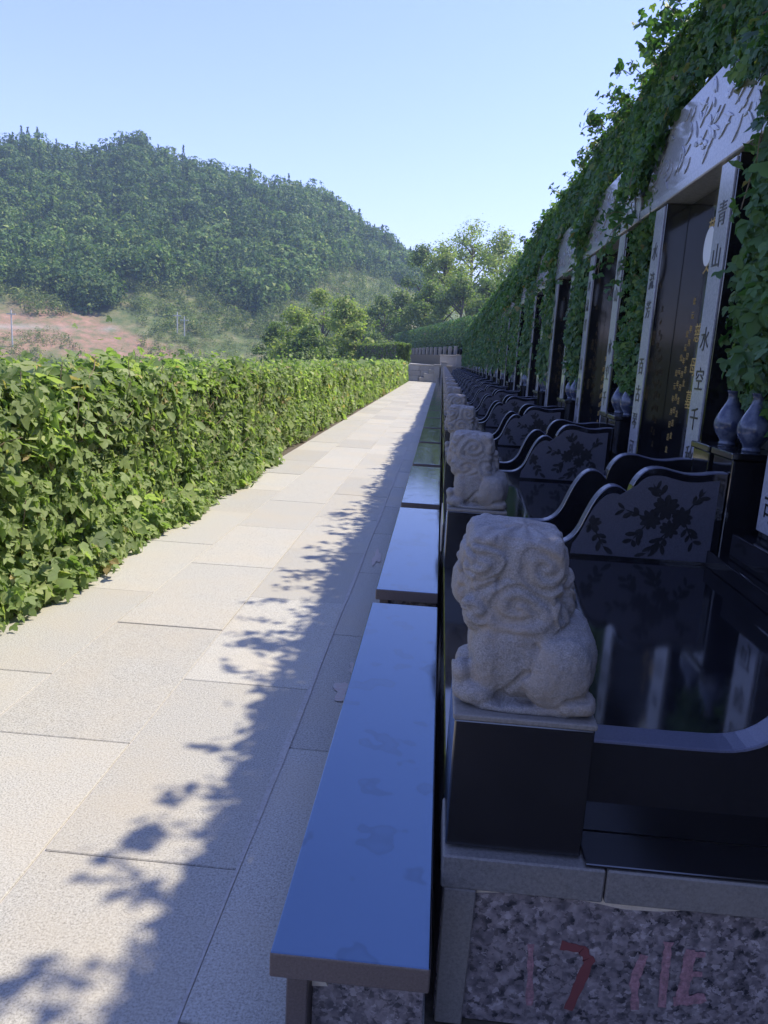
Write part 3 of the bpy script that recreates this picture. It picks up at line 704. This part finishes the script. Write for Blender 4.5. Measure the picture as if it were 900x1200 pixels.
    out.polygons.foreach_set('use_smooth', [True] * len(out.polygons)); out.materials.clear(); out.materials.append(M['lion']); out.name = 'stone_lion'
    return out
lm0, lm1 = lion_mesh(0), lion_mesh(1)
for i in range(NT):
    o = link('stone_lion', lm0 if i % 2 == 0 else lm1, None, (.232, 1.652 + P * i, .75))
    o.rotation_euler.z = R(random.uniform(-3, 3)) if i else 0
    o.scale = (1.02, 1.0, .965 if i % 2 == 0 else .95)
    tag(o, 'weathered grey stone lion with swirling mane on the nearest pedestal' if i == 0 else 'weathered grey stone lion with smooth mane, second along the row' if i == 1 else f'weathered grey stone lion on its pedestal, {nth(i)} along the row' if i < NT - 1 else 'weathered grey stone lion at the far end of the row', 'stone lion', 'stone lions guarding the tombs')

# ---- vases
vp_ = [(.045, 0), (.05, .008), (.042, .02), (.05, .035), (.078, .075), (.088, .11), (.083, .15), (.062, .195), (.040, .235), (.030, .265), (.028, .285), (.036, .305), (.040, .312), (.030, .312), (.022, .28)]
vme = MB().lathe(smooth_line(vp_, 1), 28).mesh('vase', M['vase'], smooth=True)
k = 0
for i in range(0, 14):
    for side, yy in (('near', 1.51), ('far', 3.515)):
        if i == 0 and side == 'near': continue
        o = link('vase', vme, None, (1.445, yy + P * i, 1.168)); o.rotation_euler.z = random.random() * 6; o.scale = (.85, .85, .85)
        ordn = nth(i)
        tag(o, f'bulbous glazed vase on black block, {side} side of {ordn} tomb', 'vase', 'vases on blocks between the tombs')
# ============================================================ VINE WALL
wall = MB().box(1.752, 1.948, .6, Y_END + .2, -.1, 3.55).obj('retaining_wall', M['wall'])
tag(wall, 'dark concrete wall behind the tombs, mostly hidden by vines', 'wall')
YV = (1.6, 28, 0)
vine = empty('wall_vine', YV); tag(vine, 'dense green vine draped over the wall behind the tombs', 'vine')
def ridge_z(y): 
    lo = 3.74 + .09 * fbm(y, y * 0, y * 0, .9, 3)
    return lo + np.where(y < 16.3, .15, -.08)
def wall_leaves(N, y0, y1, size0, size1):
    out = []
    y = rng.uniform(y0, y1, N); u = rng.random(N)
    rz = ridge_z(y)
    # upper drape
    nU = int(N * .52); yu = y[:nU]; zu = 2.78 + (rz[:nU] - 2.78) * rng.random(nU) ** .85
    g = np.abs(((yu - 3.66) / P + .5) % 1 - .5) * P              # distance from the gap between two stones
    peak = 3.17 - np.clip((1.0 - g), 0, 2) * .5                # gable outline stays clear
    low = np.where((g > .38), peak + .02 + .14 * fbm(yu, zu * 0, yu * 0, 2.3, 3) - np.clip((yu - 10.5) * .05, 0, .7), 2.5)
    keep = (zu > low) & ~((yu > 3.72) & (yu < 5.6) & (zu < peak + .05))
    xf = 1.27 + (zu - 2.8) * .24 + .10 * fbm(yu, zu, zu * 0, 1.6, 3)
    xu = xf + np.abs(rng.normal(0, .10, nU))
    out.append((np.stack([xu, yu, zu], -1)[keep], (-1, -.15, .35)))
    # curtains between the stones
    nC = int(N * .37); k = rng.integers(int((y0 - 3.66) / P), int((y1 - 3.66) / P) + 2, nC)
    hw = np.where(k < 1, .26, .42) + .75 * np.clip((k - 2) / 6, 0, 1)
    yc_ = 3.66 + P * k + rng.normal(0, .5, nC).clip(-1, 1) * hw; zc = 1.22 + 1.75 * rng.random(nC) ** .8
    drop = 1.30 + .28 * fbm(yc_ * 1.0, yc_ * 0, yc_ * 0, 3.1, 3)
    xc = 1.40 - .05 * np.clip(k - 1, 0, 1) + .08 * fbm(yc_, zc, zc * 0, 2.4, 3) + np.abs(rng.normal(0, .10, nC)) + .10 * np.clip(1.7 - zc, 0, 1)
    kp = (zc > drop) & (yc_ > y0 - .2) & (yc_ < y1 + .2)
    out.append((np.stack([xc, yc_, zc], -1)[kp], (-1, -.35, .25)))
    # crest
    nT = N - nU - nC; yt = rng.uniform(y0, y1, nT); xt = rng.uniform(1.48, 2.2, nT)
    zt = ridge_z(yt) + .06 * fbm(xt * 3, yt, yt * 0, 2, 2) - (np.abs(xt - 1.75) * .18) + rng.exponential(.035, nT)
    out.append((np.stack([xt, yt, zt], -1), (-.4, -.1, 1)))
    pos = np.concatenate([o[0] for o in out]); nrm = np.concatenate([np.tile(o[1], (len(o[0]), 1)) for o in out]) + rng.normal(0, .55, (len(pos), 3))
    tip = rng.normal(0, .5, (len(pos), 3)) + np.array([-.25, 0, -1.0])
    f = (pos[:, 1] - y0) / (y1 - y0)
    size = (size0 + (size1 - size0) * f) * rng.lognormal(0, .28, len(pos))
    return pos, nrm, tip, size
segs = [(1.0, 7, 34000, .042, .047, True), (7, 16, 42000, .055, .066, False), (16, 30, 34000, .07, .10, False), (30, 53, 26000, .11, .15, False)]
near_wall = None
for y0, y1, N, s0, s1, hi in segs:
    pos, nrm, tip, size = wall_leaves(N, y0, y1, s0, s1)
    if near_wall is None: near_wall = (pos, nrm, tip, size)
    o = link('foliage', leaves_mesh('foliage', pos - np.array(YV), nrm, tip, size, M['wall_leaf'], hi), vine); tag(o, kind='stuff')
# trailing shoots standing off the crest and hanging over gables
sb = MB(); sp = []; 
for q in range(44):
    y = rng.uniform(3, 30) if q > 16 else rng.uniform(4, 11); z0 = float(ridge_z(np.array([y]))[0]); x = rng.uniform(1.4, 1.7); pts = [Vector((x, y, z0 - .16))]
    d = Vector((rng.uniform(-.6, .1), rng.uniform(-.5, .5), rng.uniform(.4, 1))).normalized(); n_ = int(rng.integers(3, 6))
    for k in range(n_):
        pts.append(pts[-1] + d * .065); d = (d + Vector((rng.normal(0, .2), rng.normal(0, .2), -.12))).normalized(); sp += [pts[-1]] * 4
    sb.tube([p - Vector(YV) for p in pts], .003, 4)
for q in range(34):
    y = rng.uniform(1.2, 8); z0 = float(ridge_z(np.array([y]))[0]); pts = [Vector((rng.uniform(1.30, 1.5), y, z0 - .14))]
    d = Vector((rng.uniform(-.9, -.2), rng.uniform(-.4, .4), rng.uniform(.1, .7))).normalized()
    for k in range(int(rng.integers(2, 5))):
        pts.append(pts[-1] + d * .055); d = (d + Vector((rng.normal(0, .2), rng.normal(0, .2), -.15))).normalized(); sp += [pts[-1]] * 5
    sb.tube([p - Vector(YV) for p in pts], .003, 4)
for q in range(30):
    k = int(rng.integers(0, 5)); y = (3.60 if k else 3.22) + P * k + rng.normal(0, .25 if k else .15); x = 1.30 + rng.uniform(-.05, .1); z = rng.uniform(2.3, 3.1); pts = [Vector((x, y, z))]
    d = Vector((-.3, rng.uniform(-.5, .5), rng.uniform(-.8, .3))).normalized()
    for j in range(int(rng.integers(3, 8))):
        pts.append(pts[-1] + d * .07); d = (d + Vector((rng.normal(0, .15), rng.normal(0, .2), -.3))).normalized(); sp += [pts[-1]] * 3
    sb.tube([p - Vector(YV) for p in pts], .0028, 4)
tag(sb.obj('shoots', M['stem'], vine), kind='stuff')
sp = np.array([tuple(p) for p in sp]) + rng.normal(0, .03, (len(sp), 3)); n_ = len(sp)
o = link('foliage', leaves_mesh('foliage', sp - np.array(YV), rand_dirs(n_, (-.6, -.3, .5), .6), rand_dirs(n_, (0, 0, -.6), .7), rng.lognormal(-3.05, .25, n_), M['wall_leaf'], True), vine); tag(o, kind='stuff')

# single leaves that can be picked apart
leaf_objs = []
def single_leaf_meshes(mat):
    ms = []
    for v in range(4):
        V = LEAF_HI.copy(); V[:, 1] -= .4; V[:, 2] *= (.8, 1.5, 2.2, -.6)[v]; V[:, 0] *= (1, 1.12, .92, 1.05)[v]
        ms.append(np_mesh('leaf', V, [f.copy() for f in LEAF_HI_F], mat))
    return ms
def single_leaves(pos, nrm, tip, size, mat, parent, origin):
    ms = single_leaf_meshes(mat); s, t, n_ = leaf_frames(nrm, tip)
    for k in range(len(pos)):
        o = bpy.data.objects.new('leaf', ms[k % 4]); col.objects.link(o); o.parent = parent
        a = float(size[k]); p = pos[k] - np.array(origin)
        o.matrix_local = Matrix(((s[k][0] * a, t[k][0] * a, n_[k][0] * a, p[0]), (s[k][1] * a, t[k][1] * a, n_[k][1] * a, p[1]), (s[k][2] * a, t[k][2] * a, n_[k][2] * a, p[2]), (0, 0, 0, 1)))
# near curtain beside the second tomb: large leaves
N = 200
yy = 3.36 + rng.normal(0, .15, N); zz = rng.uniform(1.5, 2.75, N); xx = 1.32 + .05 * fbm(yy, zz, zz * 0, 3, 2) + rng.normal(0, .03, N)
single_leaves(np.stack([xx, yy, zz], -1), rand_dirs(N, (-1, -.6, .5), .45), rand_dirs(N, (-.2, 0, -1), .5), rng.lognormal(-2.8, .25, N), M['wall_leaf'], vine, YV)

# ============================================================ HEDGE
HO = (-2.75, 25, 0)
hedge = empty('hedge', HO); tag(hedge, 'long clipped vine hedge in sun along the left edge of the path', 'hedge')
MB().box(-3.02, -2.58, -2, 51.9, -.03, 1.08).obj('hedge_core', M['soil'], hedge, HO)
def hedge_leaves(N, y0, y1, s0, s1):
    nS = int(N * .66); y = rng.uniform(y0, y1, nS); z = rng.random(nS) ** .9 * 1.26
    bulge = .12 * fbm(y, z, z * 0, 1.5, 3) + .06 * fbm(y, z, z * 0, 5, 2)
    x = -2.38 + bulge - .10 * np.clip((z - 1.05) / .25, 0, 1) - np.abs(rng.normal(0, .085, nS)) + .05 * np.clip(.3 - z, 0, 1)
    hole = fbm(y, z, z * 0 + 2, 2.6, 2) < -.52
    x = np.where(hole, x - .13, x)
    a = np.stack([x, y, z], -1)
    nT = N - nS; y = rng.uniform(y0, y1, nT); x2 = rng.uniform(-3.1, -2.38, nT)
    z2 = 1.215 + .05 * fbm(x2 * 1.5, y, y * 0, 1.3, 3) + rng.exponential(.04, nT) - .09 * np.clip((x2 + 2.5) / .12, 0, 1) - np.abs(rng.normal(0, .03, nT))
    b = np.stack([x2, y, z2], -1)
    pos = np.concatenate([a, b]); nrm = np.concatenate([np.tile((1, -.1, .55), (nS, 1)), np.tile((.2, 0, 1), (nT, 1))]) + rng.normal(0, .7, (N, 3))
    tip = rng.normal(0, .8, (N, 3)) + np.array([.3, 0, -.6])
    f = (pos[:, 1] - y0) / (y1 - y0); size = (s0 + (s1 - s0) * f) * rng.lognormal(0, .42, N)
    return pos, nrm, tip, size
for y0, y1, N, s0, s1, hi in [(1.5, 9, 28000, .056, .056, True), (9, 20, 34000, .052, .07, False), (20, 52, 24000, .10, .15, False)]:
    pos, nrm, tip, size = hedge_leaves(N, y0, y1, s0, s1)
    o = link('foliage', leaves_mesh('foliage', pos - np.array(HO), nrm, tip, size, M['hedge_leaf'], hi), hedge); tag(o, kind='stuff')
# ragged skirt of leaves creeping over the path edge, near the camera
N = 2600; yy = rng.uniform(2.5, 10, N); xx = -2.22 + .15 * fbm(yy, yy * 0, yy * 0, 1.9, 3) + rng.normal(0, .05, N); zz = np.abs(rng.normal(.05, .10, N)) + .015
o = link('foliage', leaves_mesh('foliage', np.stack([xx, yy, zz], -1) - np.array(HO), rand_dirs(N, (.6, -.1, .8), .5), rand_dirs(N, (.6, 0, -.5), .5), .06 * rng.lognormal(0, .35, N), M['hedge_leaf'], True), hedge); tag(o, kind='stuff')
N = 280
yy = rng.uniform(2.9, 5.6, N); zz = rng.uniform(.1, 1.27, N); xx = -2.30 + .09 * fbm(yy, zz, zz * 0, 1.5, 3) + .05 * fbm(yy, zz, zz * 0, 5, 2) - .08 * np.clip((zz - 1.05) / .25, 0, 1) + rng.normal(0, .02, N)
single_leaves(np.stack([xx, yy, zz], -1), rand_dirs(N, (1, -.1, .6), .4), rand_dirs(N, (.3, 0, -.9), .5), rng.lognormal(-2.65, .2, N), M['hedge_leaf'], hedge, HO)
sb = MB()
for q in range(260):
    y = rng.uniform(2, 12); z = rng.uniform(.05, 1.1); p = Vector((-2.42 + rng.uniform(-.1, .05), y, z)); pts = [p - Vector(HO)]; d = Vector((rng.normal(0, .2), rng.normal(0, .6), rng.uniform(.2, 1))).normalized()
    for j in range(4): pts.append(pts[-1] + d * .09); d = (d + Vector((rng.normal(0, .15), rng.normal(0, .25), rng.normal(0, .2)))).normalized()
    sb.tube(pts, .003, 4)
tag(sb.obj('stems', M['stem'], hedge), kind='stuff')

# ============================================================ END OF THE PATH
EO = (-.4, Y_END + .2, 0)
ew = empty('end_wall', EO); tag(ew, 'low pale stone wall closing the far end of the path', 'wall')
k = 0
for rz, zz in enumerate((0, .38, .76)):
    x = -2.3 - (rz % 2) * .0
    while x < 1.6:
        wd = .62 + .2 * random.random(); x1 = min(x + wd, 1.7)
        MB().box(x + .006, x1 - .006, Y_END + .006 + random.uniform(0, .02), Y_END + .39, zz + .005, zz + .375).bevel(.01, 1).obj('block', M['end_stone'], ew, EO); x = x1
MB().box(-2.32, 1.72, Y_END - .03, Y_END + .41, 1.1405, 1.21).bevel(.01, 1).obj('coping', M['end_stone'], ew, EO)
so = (-1.1, Y_END - .3, 0)
st = empty('stone_steps', so); tag(st, 'small flight of pale stone steps against the end wall', 'steps')
for k in range(3): MB().box(-1.55 + k * .32, -.55, Y_END - .55, Y_END - .036, k * .30, k * .30 + .298).bevel(.01, 1).obj('step', M['end_stone'], st, so)
for k, (x, y, h, lab) in enumerate([(-.35, Y_END - .35, 1.25, 'square pale stone post at the top of the steps'), (.12, Y_END - .25, 1.45, 'square pale stone post behind the last stone lion'), (1.15, Y_END + .75, 2.0, 'square pale stone post on the far terrace')]):
    o = MB().box(-.2, .2, -.2, .2, 0, h - .08).box(-.24, .24, -.24, .24, h - .0795, h).bevel(.012, 1).obj('stone_post', M['end_stone']); o.location = (x, y, 0 if k < 2 else 1.12 - 1.12); tag(o, lab, 'post')
fo = (-.2, 57.2, 1.12)
fw_ = empty('low_stone_wall', fo); tag(fw_, 'low lavender-grey stone wall on the far terrace', 'wall')
MB().box(-.2, 1.9, 57.0, 57.6, 1.10, 1.90).bevel(.02, 1).obj('masonry', M['end_stone'], fw_, fo); MB().box(-.25, 1.95, 56.95, 57.65, 1.9005, 1.97).bevel(.01, 1).obj('coping', M['end_stone'], fw_, fo)

# hedge across the far terrace
def simple_hedge(name, a, b, w, z0, z1, N, size, label, mat):
    a = np.array(a, float); b = np.array(b, float); L = np.linalg.norm(b - a); d = (b - a) / L; p = np.array([d[1], -d[0]])
    o3 = (float((a + b)[0] / 2), float((a + b)[1] / 2), z0); root = empty(name, o3); tag(root, label, 'hedge')
    u = rng.random(N) * L; f = rng.random(N); face = rng.integers(0, 4, N); q = np.where(face == 0, w / 2, np.where(face == 1, -w / 2, rng.uniform(-w / 2, w / 2, N)))
    u = np.where(face == 3, np.where(rng.random(N) < .5, 0, L), u)
    z = np.where(face == 2, z1, z0 + f * (z1 - z0)) + rng.normal(0, .04, N) + .08 * fbm(u, q, z0, 1.1, 2) * (face == 2); u = u + rng.normal(0, .05, N); q = q + rng.normal(0, .05, N)
    pos = np.stack([a[0] + d[0] * u + p[0] * q, a[1] + d[1] * u + p[1] * q, z], -1)
    nrm = np.stack([p[0] * np.sign(q), p[1] * np.sign(q), np.where(face == 2, 2., .4)], -1) + rng.normal(0, .5, (N, 3))
    t = link('foliage', leaves_mesh('foliage', pos - np.array(o3), nrm, rand_dirs(N, (0, 0, -.5), .7), size * rng.lognormal(0, .3, N), mat), root); tag(t, kind='stuff')
    cw = (w / 2 - .08); c = [(a + d * .08 + p * cw), (b - d * .08 + p * cw), (b - d * .08 - p * cw), (a + d * .08 - p * cw)]
    MB().prism_z([tuple(v) for v in c], z0 - .03, z1 - .1).obj('hedge_core', M['soil'], root, o3)
simple_hedge('hedge', (-2.95, 56.5), (-11.5, 86), 1.0, 1.11, 2.62, 5000, .2, 'clipped hedge across the far terrace, dark on its near face', M['tree_leaf'])

# ---- second row of graves on the far terrace
pa, pb = np.array([2.7, 60.]), np.array([-7.1, 112.]); L = np.linalg.norm(pb - pa); dd = (pb - pa) / L; pp = np.array([-dd[1], dd[0]])   # pp points to the path side
if pp[0] > 0: pp = -pp
RO = (-2.2, 86, 2.05)
rw = empty('far_vine_wall', RO); tag(rw, 'vine-topped wall above the far row of graves', 'vine wall')
c = [pa - pp * .5, pb - pp * .5, pb - pp * .8, pa - pp * .8]
MB().prism_z([tuple(v) for v in c], 2.0, 4.6).obj('wall_core', M['wall'], rw, RO)
N = 16000; u = rng.random(N) * L; top = 5.25 - .25 * u / L + .12 * fbm(u, u * 0, u * 0, .7, 3); f = rng.random(N)
hang = 2.95 + .45 * fbm(u, u * 0, u * 0, 2.1, 3)
z = hang + (top - hang) * f; q = np.where(rng.random(N) < .3, rng.uniform(-1.1, .1, N), .05 + rng.normal(0, .12, N)); z = np.where(q < -.15, top + rng.normal(0, .08, N), z)
strand = (rng.random(N) < .22); z = np.where(strand, 2.3 + f * 1.5, z); u = np.where(strand, np.round(u / 1.15 + .5) * 1.15 - .57 + rng.normal(0, .12, N), u)
pos = np.stack([pa[0] + dd[0] * u + pp[0] * q, pa[1] + dd[1] * u + pp[1] * q, z], -1)
nrm = np.tile((pp[0], pp[1], .5), (N, 1)) + rng.normal(0, .5, (N, 3)); nrm[q < -.15] += (0, 0, 1.5)
o = link('foliage', leaves_mesh('foliage', pos - np.array(RO), nrm, rand_dirs(N, (0, 0, -.8), .5), .2 * rng.lognormal(0, .3, N), M['wall_leaf']), rw); tag(o, kind='stuff')
ft = empty('far_tomb', (0, 0, 0)); ang = math.atan2(dd[1], dd[0])
MB().box(-.55, .55, -.35, -.2, 0, 2.1).bevel(.02, 1).obj('headstone', M['black'], ft)
for s in (-1, 1): MB().box(s * .68 - .06, s * .68 + .06, -.32, -.12, 0, 2.3).bevel(.015, 1).obj('pillar', M['black_rough'], ft)
for s in (-1, 1): MB().box(s * .95 - .05, s * .95 + .05, -.1, 1.0, 0, .55).bevel(.02, 1).obj('arm', M['black_rough'], ft)
MB().box(-.13, .13, 1.02, 1.28, 0, .72).bevel(.04, 2).obj('pedestal', M['grey_stone'], ft)
nF = 20
for i in range(nF):
    c = ft if i == 0 else copy_tree(ft)
    u = 3 + i * 2.35; pt = pa + dd * u
    c.location = (pt[0], pt[1], 2.04); c.rotation_euler.z = math.atan2(pp[1], pp[0]) - math.pi / 2
    tag(c, f'small dark grave in the far row, {nth(i)} from its right end', 'grave', 'graves of the far row')

# ============================================================ TREES
def tree(name, x, y, h, rx, n, leaf, mat, label, seed, trunk_h=.35, gap=.25, group='trees beyond the cemetery'):
    rg = np.random.default_rng(seed); z0 = float(terrain_z(np.array([x]), np.array([y]))[0])
    if y > 60 and x > -6.5: z0 = 2.0
    root = empty(name, (x, y, z0)); tag(root, label, 'tree', group)
    tb = MB(); tops = []
    r0 = .022 * h + .05
    lean = rg.normal(0, .04, 2); tp = [(0, 0, -.3), (lean[0] * h * .3, lean[1] * h * .3, h * .3), (lean[0] * h * .8, lean[1] * h * .8, h * .62), (lean[0] * h, lean[1] * h, h * .85)]
    tb.tube(tp, [r0, r0 * .8, r0 * .5, r0 * .18], 7)
    ncl = int(14 + rx * 3)
    cl = []
    for k in range(ncl):
        a = rg.random() * 6.28; zz = trunk_h * h + (1 - trunk_h) * h * rg.random() ** .75; s = (zz / h - trunk_h) / (1 - trunk_h)
        rr = rx * (math.sin(min(1, .18 + s * .86) * math.pi) ** .7) * rg.uniform(.45, 1.0)
        c = np.array([math.cos(a) * rr, math.sin(a) * rr, zz]); cr = rx * rg.uniform(.22, .42); cl.append((c, cr))
        st_ = Vector((lean[0] * h * .5, lean[1] * h * .5, max(h * .2, zz - rr * .8))); mid = st_.lerp(Vector(c), .55) + Vector((0, 0, .15 * rr))
        tb.tube([st_, mid, Vector(c)], [r0 * .35, r0 * .2, r0 * .06], 5)
    tb.obj('trunk', M['bark'], root, smooth=True)
    k = rg.integers(0, ncl, n); C = np.array([c[0] for c in cl])[k]; S = np.array([c[1] for c in cl])[k]
    d = rg.normal(0, 1, (n, 3)); d /= np.linalg.norm(d, axis=1, keepdims=True); rad = rg.random(n) ** .45
    pos = C + d * (S * rad)[:, None] * np.array([1.15, 1.15, .8]); pos += .25 * S[:, None] * rg.normal(0, 1, (n, 3)) * (rg.random(n) < .3)[:, None]
    keep = fbm(pos[:, 0] + seed, pos[:, 1], pos[:, 2], 1.4 / max(1, rx * .5), 2) > -1 + gap
    pos = pos[keep]; d = d[keep]; m_ = len(pos)
    o = link('crown', leaves_mesh('crown', pos, d + np.array([0, 0, .6]) + rg.normal(0, .5, (m_, 3)), rand_dirs(m_, (0, 0, -.4), .7), leaf * rg.lognormal(0, .3, m_), mat), root)
    return root
def polar(az, r): return (r * math.sin(R(az)), r * math.cos(R(az)))
TR = [(-12.6, 84, 8.6, 2.3, 'T', 'dark green cone-shaped tree at the left of the clump beyond the hedge'), (-11.2, 78, 9.2, 3.0, 'P', 'bright green bushy tree just above the hedge, left of centre'), (-9.4, 88, 11.6, 3.3, 'P', 'tall pale green tree in the middle of the clump beyond the hedge'),
      (-7.6, 80, 10.0, 3.2, 'P', 'round light green tree at the right of the clump beyond the hedge'), (-10.2, 70, 6.6, 2.6, 'T', 'low dark shrub-like tree in front of the clump'), (-6.6, 74, 6.8, 2.2, 'S', 'brownish low bush left of the far hedge'),
      (-4.8, 118, 13.5, 4.2, 'T', 'dark broad tree behind the left end of the far row'), (-3.4, 122, 14.5, 4.4, 'T', 'bushy dark green tree with sunlit top behind the far row'), (-2.0, 128, 17.5, 4.6, 'T', 'tall tree with open crown left of the skyline group'),
      (-.4, 118, 16.5, 4.6, 'P', 'pale green tree with airy crown against the sky'), (1.6, 124, 20.5, 5.4, 'P', 'tallest airy pale tree against the sky behind the vine wall'), (3.9, 116, 18.5, 5.0, 'P', 'spreading pale tree beside the upper edge of the vine wall'),
      (-1.3, 104, 9.5, 3.8, 'T', 'dense dark tree low behind the far row'), (.9, 100, 10.0, 3.8, 'T', 'dark leafy tree above the right end of the far row'), (-5.9, 108, 9.5, 3.6, 'T', 'dark tree above the far hedge'), (5.5, 108, 15.5, 4.6, 'P', 'yellowish tree partly hidden by the vine wall'), (3.0, 96, 9.5, 3.6, 'T', 'dark tree tucked behind the end of the vine wall')]
for k, (az, r, h, rx, t, lab) in enumerate(TR):
    x, y = polar(az, r)
    tree('bush' if t == 'S' else 'tree', x, y, h, rx, 6500 if h > 10 else 5000, .30 if r > 95 else .24, M['tree_leaf'] if t == 'T' else M['tree_leaf_pale'], lab, 100 + k, .12 if t != 'P' or h < 14 else .25, .42 if t == 'P' and h > 14 else .2)

# ---- wood and scrub on the hill (uncountable, far off)
def wood(name, N, azr, elf, mat, label, hr, quads, seed, conifer=.5, exclude=None):
    rg = np.random.default_rng(seed); P_ = []; NR = []; S_ = []
    az = rg.uniform(*azr, N * 4); r = rg.uniform(R0 - 15, R1 + 45, N * 4); x = r * np.sin(np.radians(az)); y = r * np.cos(np.radians(az)); z = terrain_z(x, y)
    el = np.degrees(np.arctan2(z - H, r)); ok = elf(az, el, x, y); x, y, z, az, el = x[ok][:N], y[ok][:N], z[ok][:N], az[ok][:N], el[ok][:N]
    n = len(x); h = rg.uniform(*hr, n) * (.75 + .5 * rg.random(n)) * np.where(el < .8, .55, 1); con = rg.random(n) < conifer * (0.6 + .6 * (fbm(x, y, x * 0, .03, 2) > 0))
    f = rg.random((n, quads)); a = rg.random((n, quads)) * 6.283
    zz = np.where(con[:, None], f ** 1.3, .25 + .75 * f); rad = np.where(con[:, None], .22 * (1.02 - zz), .42 * np.sqrt(np.clip(1 - ((zz - .6) / .42) ** 2, .03, 1))) * h[:, None] * (.65 + .45 * rg.random((n, quads)))
    rad *= 1 + .3 * np.sin(a * 3 + (np.arange(n) * 1.7)[:, None]) 
    pos = np.stack([x[:, None] + rad * np.cos(a), y[:, None] + rad * np.sin(a), z[:, None] + zz * (h * np.where(con, 1.08, 1.0))[:, None] - .3], -1).reshape(-1, 3)
    nrm = np.stack([np.cos(a), np.sin(a), .5 + zz * .8], -1).reshape(-1, 3) + rg.normal(0, .6, (n * quads, 3))
    size = (np.where(con, .085, .10) * h)[:, None].repeat(quads, 1).ravel() * rg.lognormal(0, .3, n * quads)
    tone = np.clip(.55 + .75 * rg.random(n) ** 1.6 + .25 * fbm(x, y, x * 0, .035, 2) + .15 * ~con, .4, 1.8)
    me_ = leaves_mesh(name, pos, nrm, rand_dirs(n * quads, (0, 0, -.6), .6), size, mat, 'one'); ta = me_.attributes.new('tone', 'FLOAT', 'POINT'); ta.data.foreach_set('value', np.repeat(tone, quads * 3).astype(np.float32)); o = link(name, me_); tag(o, label, 'wood', kind='stuff')
wood('hill_wood', 5000, (-37, 3), lambda az, el, x, y: el > np.interp(az, FAZ, FEL) + .25 * fbm(x, y, x * 0, .06, 2), M['forest_leaf'], 'dark green wood covering the hill', (4.4, 7.4), 180, 5)
wood('hill_scrub', 3600, (-33, -4), lambda az, el, x, y: (el < np.interp(az, FAZ, FEL) + .3) & (el > -2.5) & (fbm(x, y, x * 0, .09, 3) > -.5 + .62 * ((az < -22.5) & (el < 2.3))) & ~((np.abs(el - .95) < .25) & (az < -21.5)), M['scrub_leaf'], 'light green scrub on the open lower slope', (1.2, 3.4), 70, 6, .1)

# ---- poles on the slope
for az, r, h, lab in [(-30.6, -.6, 7, 'thin pale utility pole at the far left of the red slope'), (-19.75, .9, 4.6, 'left pole of the pale pair on the hillside'), (-19.25, .8, 4.2, 'right pole of the pale pair on the hillside')]:
    rr_ = np.arange(120., 330); ee_ = np.degrees(np.arctan2(terrain_z(rr_ * math.sin(R(az)), rr_ * math.cos(R(az))) - H, rr_)); r = float(rr_[np.argmin(np.abs(ee_ - r))])
    x, y = polar(az, r); z = float(terrain_z(np.array([x]), np.array([y]))[0])
    ro = empty('utility_pole', (x, y, z)); tag(ro, lab, 'pole')
    MB().tube([(0, 0, -.5), (0, 0, h)], [.15, .11], 8).obj('shaft', M['pole'], ro); MB().box(-.9, .9, -.08, .08, h - .9, h - .72).obj('crossarm', M['pole'], ro)

# ============================================================ HAZE
m = bpy.data.materials.new('haze_air'); m.use_nodes = True; n = m.node_tree.nodes; l = m.node_tree.links
n.remove(n['Principled BSDF']); pv = n.new('ShaderNodeVolumePrincipled'); pv.inputs['Color'].default_value = (.55, .75, 1, 1); pv.inputs['Density'].default_value = HAZE; pv.inputs['Anisotropy'].default_value = .2
l.new(pv.outputs[0], n['Material Output'].inputs['Volume'])
if HAZE > 0:
    hz = MB().box(-900, 900, -900, 900, -60, 140).obj('haze', m); tag(hz, 'thin bluish haze over the valley', 'haze', kind='stuff')
